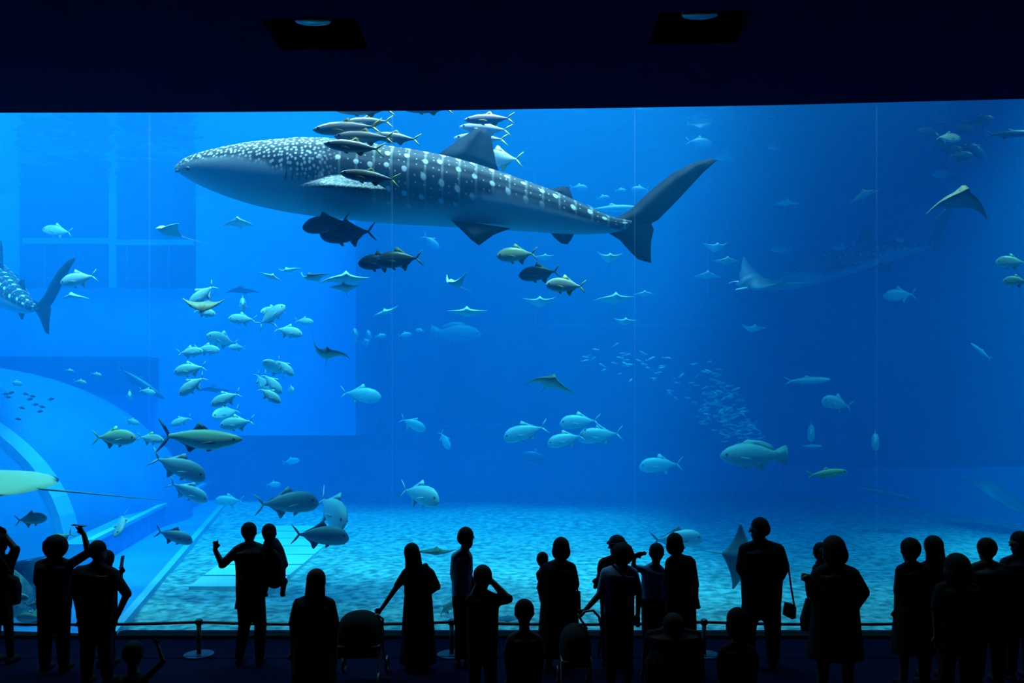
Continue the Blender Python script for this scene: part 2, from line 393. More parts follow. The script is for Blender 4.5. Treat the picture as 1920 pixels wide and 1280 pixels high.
M_ws = bpy.data.materials.new('water_surface'); M_ws.use_nodes = True
nt = M_ws.node_tree; nt.nodes.clear(); N = nt.nodes; L = nt.links
o_ = N.new('ShaderNodeOutputMaterial'); mx = N.new('ShaderNodeMixShader'); tr = N.new('ShaderNodeBsdfTransparent'); gl = N.new('ShaderNodeBsdfGlossy'); fr = N.new('ShaderNodeFresnel')
fr.inputs['IOR'].default_value = 1.33; gl.inputs['Roughness'].default_value = .12
no = N.new('ShaderNodeTexNoise'); no.inputs['Scale'].default_value = .9; no.inputs['Detail'].default_value = 3; bp = N.new('ShaderNodeBump'); bp.inputs['Strength'].default_value = .25; bp.inputs['Distance'].default_value = .3
tc = N.new('ShaderNodeTexCoord'); L.new(tc.outputs['Object'], no.inputs['Vector']); L.new(no.outputs['Fac'], bp.inputs['Height'])
L.new(bp.outputs['Normal'], gl.inputs['Normal']); L.new(fr.outputs[0], mx.inputs[0]); L.new(tr.outputs[0], mx.inputs[1]); L.new(gl.outputs[0], mx.inputs[2]); L.new(mx.outputs[0], o_.inputs[0])
wsf = obj('water_surface', mesh('water_surface', [(-18, YW + .07, 10.01), (16.6, YW + .07, 10.01), (16.6, 17.2, 10.01), (14.5, 22.1, 10.01), (10.12, YE, 10.01), (XB, YE, 10.01), (XB, YN, 10.01), (XL, YN, 10.01)], [(0, 1, 2, 3, 4, 5, 6, 7)], M_ws))
wsf['kind'] = 'stuff'; tag(wsf, 'rippled underside of the water surface at the top of the tank', 'water')

# ------------------------------------------------------------------ whale shark
YS = 13.0
TOPX = [330, 345, 380, 420, 470, 520, 570, 620, 680, 740, 800, 850, 900, 950, 1000, 1050, 1100, 1140, 1165, 1185]
TOPY = [313, 301, 290, 281, 272, 266, 263, 264, 270, 279, 288, 298, 312, 328, 346, 364, 387, 405, 411, 414]
BOTY = [319, 332, 350, 366, 382, 393, 401, 407, 413, 418, 421, 424, 427, 430, 433, 437, 439, 437, 433, 426]
WID = [1.5, 1.5, 1.4, 1.3, 1.2, 1.12, 1.08, 1.05, 1.0, 1.0, .98, .95, .92, .9, .9, .88, .85, .85, .6, .3]
BELX = [330, 380, 430, 480, 510, 540, 580, 640, 690, 750, 800, 860, 900, 930, 1000, 1050, 1100, 1190]
BELY = [317, 313, 312, 315, 322, 338, 350, 362, 382, 392, 396, 398, 384, 374, 389, 402, 418, 438]
def smooth_tab(xs, ys, x):
    return (lerp(xs, ys, x - 9) + lerp(xs, ys, x) * 2 + lerp(xs, ys, x + 9)) / 4
def shark_material(name, back, belly, spot, head_spot):
    m = mat(name, back, .6, .12); nt = m.node_tree; N = nt.nodes; L = nt.links; b = N['Principled BSDF']
    uv = N.new('ShaderNodeUVMap'); sp = N.new('ShaderNodeSeparateXYZ'); L.new(uv.outputs[0], sp.inputs[0])
    def spots(scale, rnd, r0, r1, sx=1.0):
        mp = N.new('ShaderNodeVectorMath'); mp.operation = 'MULTIPLY'; mp.inputs[1].default_value = (sx, 1, 1); L.new(uv.outputs[0], mp.inputs[0])
        vo = N.new('ShaderNodeTexVoronoi'); vo.voronoi_dimensions = '2D'; vo.inputs['Scale'].default_value = scale; vo.inputs['Randomness'].default_value = rnd
        L.new(mp.outputs[0], vo.inputs['Vector'])
        mr = N.new('ShaderNodeMapRange'); mr.inputs['From Min'].default_value = r0; mr.inputs['From Max'].default_value = r1
        mr.inputs['To Min'].default_value = 1; mr.inputs['To Max'].default_value = 0
        L.new(vo.outputs['Distance'], mr.inputs['Value']); return mr.outputs[0]
    big = spots(3.7, .28, .125, .19); small = spots(14, .75, .22, .36); mids = spots(7.4, .5, .06, .12)
    def math_(op, a, bb):
        n = N.new('ShaderNodeMath'); n.operation = op; n.use_clamp = True
        for i, q in enumerate((a, bb)):
            if isinstance(q, (int, float)): n.inputs[i].default_value = q
            else: L.new(q, n.inputs[i])
        return n.outputs[0]
    wv = N.new('ShaderNodeMath'); wv.operation = 'SINE'
    ml = N.new('ShaderNodeMath'); ml.operation = 'MULTIPLY'; ml.inputs[1].default_value = 3.7 * 2 * math.pi; L.new(sp.outputs['X'], ml.inputs[0]); L.new(ml.outputs[0], wv.inputs[0])
    st = N.new('ShaderNodeMapRange'); st.inputs['From Min'].default_value = .82; st.inputs['From Max'].default_value = 1.0; L.new(wv.outputs[0], st.inputs['Value'])
    body = math_('MAXIMUM', big, math_('MAXIMUM', math_('MULTIPLY', mids, .6), math_('MULTIPLY', st.outputs[0], .2)))
    hd = N.new('ShaderNodeMapRange'); hd.inputs['From Min'].default_value = 2.3; hd.inputs['From Max'].default_value = 2.75; L.new(sp.outputs['X'], hd.inputs['Value'])
    mixm = N.new('ShaderNodeMix'); mixm.data_type = 'FLOAT'
    L.new(hd.outputs[0], mixm.inputs[0]); L.new(math_('MULTIPLY', small, head_spot), mixm.inputs[2]); L.new(body, mixm.inputs[3])
    no = N.new('ShaderNodeTexNoise'); no.inputs['Scale'].default_value = 3; L.new(uv.outputs[0], no.inputs['Vector'])
    bc = N.new('ShaderNodeMix'); bc.data_type = 'RGBA'; L.new(no.outputs['Fac'], bc.inputs[0]); bc.inputs[6].default_value = (*[q * .7 for q in back], 1); bc.inputs[7].default_value = (*[q * 1.35 for q in back], 1)
    c1 = N.new('ShaderNodeMix'); c1.data_type = 'RGBA'; L.new(mixm.outputs[0], c1.inputs[0]); L.new(bc.outputs[2], c1.inputs[6]); c1.inputs[7].default_value = (*spot, 1)
    at = N.new('ShaderNodeAttribute'); at.attribute_name = 'belly'
    c2 = N.new('ShaderNodeMix'); c2.data_type = 'RGBA'; L.new(at.outputs['Fac'], c2.inputs[0]); L.new(c1.outputs[2], c2.inputs[6]); c2.inputs[7].default_value = (*belly, 1)
    L.new(c2.outputs[2], b.inputs['Base Color'])
    return m
M_shark = shark_material('whale_shark_skin', (.034, .038, .05), (.36, .42, .44), (.72, .74, .74), .8)
M_sfin = noisy('whale_shark_fin_skin', (.004, .006, .012), (.008, .011, .02), 4, .7, spec=.06)
def shark_px(px, py, dy=0): return P(px, py, YS + dy) - P(760, 350, YS)
def build_whale_shark():
    NS, NR = 110, 40; v = []; f = []; uvs = []; bel = []
    arc = 0; prev = None
    for i in range(NS + 1):
        t = i / NS; px = 330 + (1185 - 330) * (t ** 1.35 * .35 + t * .65)
        ty = smooth_tab(TOPX, TOPY, px) if px > 336 else lerp(TOPX, TOPY, px); by = smooth_tab(TOPX, BOTY, px) if px > 336 else lerp(TOPX, BOTY, px)
        c = shark_px(px, (ty + by) / 2, .14 * math.sin(t * 4.5)); rz = (by - ty) / 2 / F * YS; ry = rz * lerp(TOPX, WID, px)
        if prev is not None: arc += (c - prev).length
        prev = c
        yb_ = lerp(BELX, BELY, px); wd_ = 6 if px < 660 or px > 905 else 22
        for k in range(NR):
            q = 2 * math.pi * k / NR + math.pi / 2       # 0 = top
            sx, sz = math.cos(q), math.sin(q)
            e = .86
            yy = math.copysign(abs(sx) ** e, sx); zz = math.copysign(abs(sz) ** e, sz)
            ridge = 0
            if px > 560:
                for ang in (.55, .95, 1.42):
                    d_ = abs(abs((q - math.pi / 2 + math.pi) % (2 * math.pi) - math.pi) - ang)
                    ridge += .035 * math.exp(-(d_ / .075) ** 2)
            p_ = c + Vector((0, yy * ry * (1 + ridge), zz * rz * (1 + ridge)))
            v.append(p_)
            uvs.append((arc, (((q - math.pi / 2 + math.pi) % (2 * math.pi)) - math.pi) * max(.25, (ry + rz) / 2)))
            rowpy = (ty + by) / 2 - zz * (by - ty) / 2
            bel.append(min(1, max(0, (rowpy - yb_ + wd_ * .5) / wd_)))
    f = [(i * NR + k, i * NR + (k + 1) % NR, (i + 1) * NR + (k + 1) % NR, (i + 1) * NR + k) for i in range(NS) for k in range(NR)]
    f += [tuple(range(NR)), tuple(range(NS * NR, NS * NR + NR))[::-1]]
    me = mesh('body', v, f, M_shark, True)
    at = me.attributes.new('belly', 'FLOAT', 'POINT'); at.data.foreach_set('value', bel)
    ul = me.uv_layers.new(name='UVMap')
    for lp in me.loops: ul.data[lp.index].uv = uvs[lp.vertex_index]
    root = obj('whale_shark', me)
    def fin2(name, lead, trail, t=.05, m=M_sfin, dy=0, dyt=0):
        k = MB(); n = len(lead)
        k.fin([shark_px(*a, dy + dyt * i / (n - 1)) for i, a in enumerate(lead)], [shark_px(*a, dy + dyt * i / (n - 1)) for i, a in enumerate(trail)], t)
        return obj(name, k.mesh(name, m, True), root)
    fin2('dorsal_fin', [(812, 296), (840, 276), (862, 260), (884, 246), (900, 238)], [(936, 324), (930, 305), (925, 280), (921, 256), (912, 240)], .09)
    fin2('second_dorsal_fin', [(1015, 364), (1032, 355), (1048, 350)], [(1077, 389), (1073, 368), (1066, 350)], .04)
    fin2('anal_fin', [(1028, 431), (1040, 446), (1052, 456)], [(1080, 431), (1072, 448), (1064, 458)], .035)
    for s_, dn in ((-1, 'near'), (1, 'far')):
        fin2('pelvic_fin', [(845, 412), (862, 428), (882, 448)], [(958, 428), (926, 440), (898, 460)], .04, dy=.22 * s_, dyt=.38 * s_)
    k = MB()
    k.fin([shark_px(*a) for a in ((1120, 404), (1150, 411), (1182, 393), (1216, 360), (1258, 326), (1300, 305), (1332, 297))],
          [shark_px(*a) for a in ((1165, 432), (1205, 428), (1234, 412), (1264, 382), (1292, 352), (1318, 324), (1344, 301))], .085)
    k.fin([shark_px(*a) for a in ((1110, 424), (1140, 436), (1162, 450), (1180, 470), (1196, 486))],
          [shark_px(*a) for a in ((1215, 405), (1226, 430), (1221, 452), (1220, 474), (1221, 493))], .07)
    obj('caudal_fin', k.mesh('caudal_fin', M_sfin, True), root)
    M_pec = bpy.data.materials.get('whale_shark_pectoral') or noisy('whale_shark_pectoral', (.05, .055, .07), (.36, .38, .38), 26, .5, detail=1, lo=.5, hi=.62)
    for s_ in (-1, 1):
        k = MB()
        k.fin([shark_px(578, 338, .45 * s_), shark_px(562, 349, .74 * s_), shark_px(600, 352, .95 * s_), shark_px(660, 354, 1.1 * s_), shark_px(712, 355, 1.16 * s_)],
              [shark_px(690, 322, .40 * s_), shark_px(682, 331, .7 * s_), shark_px(694, 339, .92 * s_), shark_px(714, 348, 1.08 * s_), shark_px(727, 357, 1.16 * s_)], .05, axis=2)
        obj('pectoral_fin', k.mesh('pectoral_fin', M_pec, True), root)
        k = MB(); c = shark_px(352, 316, .47 * s_); k.ell(c, (.035, .03, .035), 10, 6); obj('eye', k.mesh('eye', M_black, True), root)
    k = MB(); k.tube([shark_px(333, 320, -.30), shark_px(331, 320.5, 0), shark_px(333, 320, .30)], [.02, .03, .02], 8); obj('mouth', k.mesh('mouth', M_black, True), root)
    for i in range(5):
        k = MB(); x0 = 536 + i * 13
        pts = []
        for j in range(5):
            py = 300 + j * 9; px = x0 + 2 * math.sin(j)
            ty = lerp(TOPX, TOPY, px); by = lerp(TOPX, BOTY, px); zc = (ty + by) / 2; rz = (by - ty) / 2
            q = max(-.99, min(.99, (zc - py) / rz)); yy = (1 - abs(q) ** (2 / .86)) ** (.86 / 2)
            pts.append(shark_px(px, py, .14 * math.sin((px - 330) / 855 * 4.5) - yy * rz / F * YS * lerp(TOPX, WID, px) - .002))
        k.tube(pts, .012, 6); obj('gill_slit', k.mesh('gill_slit', M_sfin, True), root)
    return root
def copy_tree(o, parent=None):
    c = o.copy(); COL.objects.link(c)
    if parent is not None: c.parent = parent
    for ch in list(o.children): copy_tree(ch, c)
    return c
shark = build_whale_shark()
shark.location = P(760, 350, YS)
tag(shark, 'huge spotted whale shark swimming close behind the window with fish around its fin', 'shark')
sh2 = copy_tree(shark); sc2 = .86
sh2.scale = (sc2,) * 3; sh2.rotation_euler = (0, R(5), R(-36)); sh2.location = (0, 0, 0)
bpy.context.view_layer.update()
def anchor(o, local, target): o.location = Vector(target) - (o.rotation_euler.to_matrix() @ Vector([q * s_ for q, s_ in zip(local, o.scale)]))
anchor(sh2, shark_px(1190, 420), P(84, 574, 15.6))
tag(sh2, 'second whale shark by the panelled block, only its hind part and tail in view', 'shark')
sh3 = copy_tree(shark); sh3.scale = (.66,) * 3; sh3.rotation_euler = (0, R(-22), R(4))
anchor(sh3, shark_px(1190, 420), P(1752, 452, 21.5))
tag(sh3, 'faint whale shark far back in the hazy water above the manta ray', 'shark')

# ------------------------------------------------------------------ fish kinds
FM = {
 'silver': fishmat('silver_skin', (.50, .60, .56), (.44, .56, .50), (.32, .44, .38)),
 'pale': fishmat('pale_silver_skin', (.44, .52, .50), (.32, .42, .40), (.42, .50, .46)),
 'green': fishmat('green_silver_skin', (.58, .64, .52), (.46, .54, .34), (.30, .38, .20)),
 'runner': fishmat('runner_skin', (.10, .20, .26), (.10, .17, .22), (.36, .30, .26)),
 'mauve': fishmat('mauve_skin', (.20, .22, .34), (.42, .34, .50), (.46, .36, .50)),
 'dark': fishmat('dark_olive_skin', (.05, .11, .14), (.03, .055, .06), (.03, .05, .045)),
 'white': fishmat('bright_silver_skin', (.75, .75, .70), (.72, .72, .66), (.25, .36, .25)),
 'grey': fishmat('grey_blue_skin', (.34, .42, .44), (.13, .19, .24), (.36, .40, .37)),
 'grouper': fishmat('mottled_grouper_skin', (.15, .2, .19), (.22, .29, .24), (.28, .34, .27), .6, .25),
 'yellow': fishmat('yellow_skin', (.30, .36, .2), (.52, .46, .14), (.50, .44, .12)),
 'shade': fishmat('blue_shaded_skin', (.02, .08, .16), (.02, .07, .14), (.03, .08, .14)),  # dark blue puts the shade of silhouetted fish into the skin
}
M_yfin = mat('yellow_fin', (.5, .44, .06), .5); M_pfin = mat('pale_fin', (.42, .47, .44), .5); M_dfin = mat('dark_fin', (.02, .035, .04), .5)
M_ofin = mat('olive_fin', (.13, .15, .03), .5); M_gfin = mat('green_fin', (.28, .36, .12), .5); M_shfin = mat('shaded_fin', (.02, .07, .14), .6)
M_eye = mat('fish_eye', (.01, .01, .01), .2); M_ring = mat('fish_eye_ring', (.6, .58, .4), .3)
PROF = {
 'trevally': ([.5, .465, .41, .32, .18, .02, -.14, -.27, -.36], [.012, .068, .115, .158, .18, .165, .115, .045, .018], .42, [-.012, -.012, -.008, 0, .004, .006, .006, .004, 0]),
 'giant': ([.5, .475, .42, .32, .18, .02, -.14, -.27, -.36], [.010, .062, .118, .158, .168, .152, .105, .042, .018], .42, [-.045, -.035, -.02, -.005, .0, .0, .0, .0, 0]),
 'runner': ([.5, .45, .37, .24, .08, -.08, -.22, -.31, -.37], [.008, .042, .07, .094, .1, .086, .05, .024, .012], .66, [0, -.004, -.004, 0, 0, 0, 0, 0, 0]),
 'milk': ([.5, .43, .33, .2, .05, -.1, -.22, -.31, -.36], [.016, .05, .085, .115, .122, .1, .06, .035, .028], .6, [.02, .015, .005, -.01, -.012, -.008, 0, 0, 0]),
 'grouper': ([.5, .46, .38, .25, .08, -.08, -.2, -.28, -.34], [.014, .065, .118, .165, .178, .15, .1, .07, .06], .5, [-.015, -.008, 0, 0, 0, 0, 0, 0, 0]),
 'slim': ([.5, .45, .35, .2, .05, -.1, -.22, -.3, -.36], [.012, .035, .055, .07, .072, .06, .04, .025, .018], .8, [0] * 9),
}
def body_mesh(name, prof, m, n=12):
    xs_, hs, wr_, zc = PROF[prof]; v = []
    for x, h, z in zip(xs_, hs, zc):
        for k in range(n):
            q = 2 * math.pi * k / n
            v.append((x, math.cos(q) * h * wr_ * (1 if x < .4 else .9), z + math.sin(q) * h))
    f = [(i * n + k, i * n + (k + 1) % n, (i + 1) * n + (k + 1) % n, (i + 1) * n + k) for i in range(len(xs_) - 1) for k in range(n)]
    f += [tuple(range(n))[::-1], tuple(range((len(xs_) - 1) * n, len(xs_) * n))]
    return mesh(name, v, f, m, True)
KIND = {}
def kind(key, name, prof, bm, fm, tailm=None, detail=2):
    """a fish: body mesh + list of parts"""
    tailm = tailm or fm; parts = []
    hs = PROF[prof][1]; hm = max(hs)
    k = MB()
    if prof == 'grouper':
        k.fin([(-.30, .07), (-.40, .125), (-.47, .15)], [(-.30, -.07), (-.40, -.125), (-.47, -.15)], .012)
        k.fin([(-.47, .15), (-.49, .1), (-.5, .0)], [(-.47, -.15), (-.49, -.1), (-.5, -.002)], .006)
    else:
        sp_ = {'trevally': .17, 'giant': .17, 'runner': .12, 'milk': .2, 'slim': .1}[prof]
        for s_ in (1, -1):
            k.fin([(-.34, .012 * s_), (-.40, sp_ * .55 * s_), (-.49, sp_ * s_)], [(-.375, -.004 * s_), (-.425, sp_ * .38 * s_), (-.5, sp_ * .97 * s_)], .010)
    parts.append(('tail_fin', k.mesh('tail_fin', tailm, True)))
    k = MB()
    if prof in ('trevally', 'giant'):
        k.fin([(.12, hm * .9), (.05, hm * 1.5), (-.0, hm * 1.35)], [(-.3, .04), (-.12, hm * .78), (-.02, hm * 1.02)], .010)
    elif prof == 'grouper':
        k.fin([(.22, hm * .92), (.1, hm * 1.28), (-.1, hm * 1.2)], [(-.3, .06), (-.28, .12), (-.24, .16)], .012)
    else:
        k.fin([(.1, hm * .9), (.04, hm * 1.25), (.0, hm * 1.5)], [(-.1, hm * .7), (-.06, hm * 1.0), (-.035, hm * 1.4)], .009)
    parts.append(('dorsal_fin', k.mesh('dorsal_fin', fm, True)))
    k = MB()
    k.fin([(-.02, -hm * .85), (-.08, -hm * 1.3), (-.1, -hm * 1.42)], [(-.28, -.035), (-.16, -hm * .8), (-.125, -hm * 1.35)], .009)
    parts.append(('anal_fin', k.mesh('anal_fin', fm, True)))
    if detail > 1:
        wr_ = PROF[prof][2]
        for s_ in (1, -1):
            k = MB(); y = hm * wr_ * .95 * s_
            k.fin([(.22, y * .95, -.02), (.13, y * 1.25, -.03), (.05, y * 1.4, -.06)], [(.2, y * .9, -.055), (.12, y * 1.2, -.06), (.045, y * 1.4, -.066)], .006)
            parts.append(('pectoral_fin', k.mesh('pectoral_fin', fm, True)))
            k = MB(); ex, ez = .415, .012
            ey = lerp([.32, .41, .465], [hs[3] * wr_, hs[2] * wr_ * .9, hs[1] * wr_ * .9], ex) * s_
            k.ell((ex, ey * .98, ez), (.021, .010, .021), 8, 6); parts.append(('eye', k.mesh('eye', M_eye, True)))
        k = MB(); k.fin([(.2, -hm * .8), (.14, -hm * 1.18), (.1, -hm * 1.25)], [(.1, -hm * .85), (.1, -hm * 1.02), (.09, -hm * 1.2)], .008)
        parts.append(('pelvic_fin', k.mesh('pelvic_fin', fm, True)))
    KIND[key] = (name, body_mesh('body', prof, bm), parts)
kind('silver', 'trevally', 'trevally', FM['silver'], M_pfin)
kind('green', 'trevally', 'trevally', FM['green'], M_gfin)
kind('runner', 'yellowtail_fish', 'runner', FM['runner'], M_ofin, M_yfin)
kind('mauve', 'yellowtail_fish', 'runner', FM['mauve'], M_yfin, M_yfin)
kind('dark', 'trevally', 'trevally', FM['dark'], M_ofin)
kind('white', 'trevally', 'trevally', FM['white'], M_yfin)
kind('giant', 'giant_trevally', 'giant', FM['pale'], M_pfin)
kind('giantgrey', 'giant_trevally', 'giant', FM['grey'], M_dfin)
kind('milk', 'milkfish', 'milk', FM['green'], M_dfin)
kind('grouper', 'grouper', 'grouper', FM['grouper'], FM['grouper'])
kind('yellow', 'yellow_fish', 'runner', FM['yellow'], M_gfin)
kind('far', 'trevally', 'trevally', FM['pale'], M_pfin, detail=1)
kind('farslim', 'slender_fish', 'slim', FM['silver'], M_pfin, detail=1)
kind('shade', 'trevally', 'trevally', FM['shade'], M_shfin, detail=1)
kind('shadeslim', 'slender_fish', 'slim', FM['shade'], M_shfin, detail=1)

def pose(c, L_, yaw, tilt, pitch=0, roll=0):
    left = 90 < (yaw % 360) < 270
    return Matrix.Translation(c) @ Matrix.Rotation(R(tilt if left else -tilt), 4, 'Y') @ Matrix.Rotation(R(yaw), 4, 'Z') @ Matrix.Rotation(R(-pitch), 4, 'Y') @ Matrix.Rotation(R(roll), 4, 'X') @ Matrix.Scale(L_, 4)
def fish(key, px, py, lpx, yaw, tilt, Y, label, group=None, cat='fish', h=1.0):
    name, bm_, parts = KIND[key]
    fs = max(.35, abs(math.cos(R(yaw))))
    o = obj(name, bm_); o.matrix_world = pose(P(px, py, Y), lpx * Y / F / fs, yaw, tilt) @ Matrix.Scale(h, 4, (0, 0, 1))
    for n, m_ in parts: obj(n, m_, o)
    return tag(o, label, cat, group)
Lf, Rt = 180, 0
# slender yellow-tailed fish around the whale shark
g = 'yellow-tailed fish above the whale shark'
lb = 'slender grey yellow-tailed fish in the bunch above the whale shark head'
for a in ((652, 240, 130, 183, -4, 11.95), (690, 229, 96, 180, -2, 12.3), (684, 257, 116, 178, 2, 11.85), (742, 258, 96, 180, 5, 12.25), (665, 275, 116, 180, 6, 11.6)):
    fish('runner', *a, lb, g)
for a in ((684, 204, 118, 180, 0, 12.0), (803, 203, 98, 180, 0, 12.0)):
    fish('runner' if a[0] < 700 else 'mauve', *a, 'yellow-tailed fish half cut off by the dark ceiling edge, ' + ('grey-bodied' if a[0] < 700 else 'mauve-bodied'))
fish('runner', 694, 331, 114, 181, 7, 11.55, 'slender yellow-tailed fish gliding just over the whale shark pectoral fin')
fish('mauve', 918, 223, 96, 180, -2, 12.4, 'mauve yellow-tailed fish swimming highest above the whale shark dorsal fin')
fish('mauve', 911, 241, 100, 180, 4, 13.5, 'mauve fish passing behind the tip of the whale shark dorsal fin')
fish('mauve', 903, 260, 104, 180, 2, 13.6, 'fish behind the middle of the whale shark dorsal fin, its bright yellow tail showing')
fish('white', 936, 297, 92, 180, 3, 13.7, 'pale deep-bodied yellow-tailed fish behind the base of the whale shark dorsal fin')
# dark trevallies below the shark and green ones
g = 'dark trevallies under the whale shark'
lb = 'dark olive trevally with yellow fins below the whale shark belly'
for a in ((612, 420, 92, 180, -8, 12.6), (653, 437, 106, 180, -4, 12.9), (712, 491, 82, 180, -3, 12.7), (749, 486, 90, 180, -4, 12.5)): fish('dark', *a, lb, g)
fish('green', 970, 477, 78, 180, -3, 12.6, 'green trevally, topmost of three trailing under the whale shark tail')
fish('dark', 1012, 512, 80, 180, -6, 13.2, 'dark green trevally between a green one and a bright silver one')
fish('white', 1061, 535, 76, 180, 4, 12.2, 'bright silver white trevally with yellow tail below two greener ones')
# silver school at the left
g = 'silver trevallies by the dome'
lb = 'silver trevally in the loose school between the viewing dome and the pale block'
for a in ((379, 553, 66, 180, -40, 14.6), (383, 585, 44, 0, -10, 15), (455, 598, 50, 195, 2, 15.5), (455, 574, 28, 289, 0, 16),
          (508, 592, 66, 0, 38, 15.6), (512, 583, 40, 215, -10, 16), (570, 602, 36, 0, -4, 17), (540, 621, 56, 0, -12, 15.5),
          (417, 637, 42, 232, 20, 16), (445, 651, 30, 200, 0, 16), (356, 660, 50, 0, 6, 15), (388, 655, 50, 0, -4, 15.6), (357, 692, 64, 180, -10, 14.6),
          (361, 722, 62, 180, -36, 14.4), (424, 747, 62, 180, -22, 14.6), (425, 774, 36, 238, -20, 15.4), (445, 793, 68, 180, -8, 14.8),
          (340, 789, 40, 190, -22, 15.5), (516, 690, 40, 230, 40, 15.6), (534, 688, 46, 0, -45, 15.4), (491, 717, 46, 0, -60, 16.2), (510, 718, 54, 0, -46, 15.3),
          (505, 740, 52, 0, -34, 14.6), (545, 732, 22, 300, 0, 17), (276, 734, 32, 0, -12, 16), (243, 742, 22, 296, 0, 16), (247, 790, 30, 0, -16, 16)):
    sw = 'diving steeply' if abs(a[4]) > 30 else 'seen nearly head-on' if abs(math.cos(R(a[3]))) < .75 else 'swimming towards the dome' if a[3] > 90 else 'swimming away from the dome'
    fish('silver', *a, 'silver trevally ' + sw + ' in the loose school by the pale block', g)
fish('silver', 148, 523, 72, 180, -12, 14.2, 'deep-bodied silver trevally below the second whale shark, in front of the dark panels')
fish('silver', 108, 433, 58, 180, 6, 17, 'slim silver fish before the upper dark panels of the block')
fish('green', 214, 820, 84, 0, 0, 13.2, 'olive silver trevally swimming right behind the dark-tailed milkfish')
fish('white', 282, 822, 52, 0, -8, 14.2, 'bright silver fish just behind the milkfish tail fin')
fish('milk', 374, 821, 160, 0, -4, 12.8, 'large green-backed milkfish with a big black forked tail')
fish('giant', 334, 874, 112, 0, -20, 13.4, 'giant trevally with shining back right below the milkfish')
fish('giant', 352, 920, 76, 20, -30, 14.4, 'hazy giant trevally below the one with the shining back')
fish('giant', 226, 982, 40, 300, -52, 13.6, 'trevally seen head-on diving beside the pale kerb')
fish('giantgrey', 326, 1004, 74, 0, -14, 13.2, 'dark round trevally in front of the pale kerb')
fish('green', 58, 973, 62, 0, 6, 13.2, 'olive fish swimming past the dome ribs beside the raised arms')
fish('green', 112, 1012, 62, 180, -30, 12.6, 'yellow-green fish behind the visitor with puffy hair')
g = 'fish by the reef rocks'
for a in ((68, 1133, 46, 0, 8, 11.4), (58, 1158, 56, 180, 2, 11.35), (35, 1118, 40, 0, -10, 11.4)): fish('silver', *a, 'pale fish hovering low over the reef rocks by the window foot', g)
fish('giant', 537, 942, 122, 0, 4, 13.4, 'giant trevally with a row of bright glints along its back, over the paving strip')
fish('giant', 622, 955, 86, 305, -24, 14.6, 'pale trevally seen head-on touching the glinting giant trevally')
fish('giantgrey', 600, 1003, 110, 0, -2, 13.0, 'dark grey trevally low over the sand right of the paving strip')
fish('giant', 786, 926, 84, 318, -8, 15.2, 'lone trevally turning towards the window above the bright sand')
fish('giant', 430, 938, 56, 180, 0, 18, 'pale hazy fish at the rear end of the kerb')
fish('far', 676, 740, 80, 0, -6, 18, 'hazy blue trevally right of the pale block corner')
fish('far', 774, 795, 52, 20, -26, 19, 'hazy trevally heading down left of the dark hatch')
fish('far', 834, 825, 40, 0, -62, 20, 'small hazy fish diving under the dark hatch')
g = 'four trevallies above the rear sand'
for i, a in enumerate(((986, 809, 88, 180, -14, 16.5), (1088, 790, 78, 180, -2, 17), (1062, 823, 74, 180, -12, 16.6), (1126, 815, 86, 180, -4, 17.2))):
    fish('giant', *a, ['pale trevally leading the four above the rear sand', 'pale trevally, topmost of the four above the rear sand', 'pale trevally, lowest of the four above the rear sand', 'pale trevally, last of the four above the rear sand'][i], g)
fish('giant', 1240, 871, 84, 180, -2, 18, 'hazy trevally swimming left of the big grouper')
fish('grouper', 1414, 853, 128, 180, 0, 15.2, 'large mottled grouper with rounded tail below the small-fish school')
fish('yellow', 1550, 887, 78, 0, 6, 14.6, 'yellow-backed fish low near the grouper tail')
fish('farslim', 1513, 713, 88, 0, 2, 17, 'long slim fish above the hazy trevally near the right rear hatch')
fish('giant', 1570, 756, 70, 200, 12, 17, 'hazy round trevally turned nose up beside the right rear hatch')
fish('far', 1521, 812, 33, 249, 0, 17.9, 'narrow fish seen head-on above a flat grey one')
fish('farslim', 1521, 836, 40, 0, 0, 18.5, 'small flat grey fish under the narrow head-on one')
fish('far', 1641, 828, 38, 246, 0, 17, 'narrow fish seen head-on alone before the dark right wall')
fish('far', 1687, 553, 64, 180, -4, 19, 'dim greenish fish below the faint whale shark')
fish('farslim', 1840, 659, 50, 180, 38, 19, 'dim slender fish slanting down before the dark right wall')
fish('green', 1897, 491, 62, 180, 2, 15, 'greenish fish at the right wall, upper of a pair')
fish('green', 1906, 527, 52, 180, 2, 14.2, 'greenish fish at the right wall, lower of a pair')
fish('grouper', 855, 625, 96, 0, -2, 24, 'big dim rounded fish far back above the dark hatch')
g = 'tiny faint fish in the middle distance'
for (x, y, l, yw) in ((667, 630, 26, 280), (685, 643, 18, 300), (692, 631, 22, 280), (713, 630, 22, 20), (759, 628, 26, 20), (788, 620, 20, 160)):
    fish('far', x, y, l, yw, 10, {685: 20.3, 692: 21.5}.get(x, 21), 'tiny faint fish in the row right of the pale block edge', g)
g = 'faint fish behind the whale shark tail'
for (x, y, l, yw, t) in ((1130, 371, 26, 0, 10), (1163, 357, 22, 0, 0), (1200, 355, 34, 180, 0), (1310, 267, 50, 0, -4), (1365, 293, 46, 180, -6), (1452, 277, 28, 200, 0),
                         (808, 453, 40, 0, -40), (1085, 352, 34, 0, 0), (1770, 325, 46, 180, -6), (1465, 466, 40, 180, 0), (1570, 464, 36, 0, 4), (1685, 449, 26, 0, 6), (1020, 405, 30, 0, 0)):
    fish('far', x, y, l, yw, t, 21 if y > 300 else 20, 'faint pale fish in the upper water beyond the whale shark', g)
fish('farslim', 1148, 391, 96, 0, 2, 18, 'long cyan fish just in front of the whale shark caudal fin')
g = 'dusky shoal at the upper right'
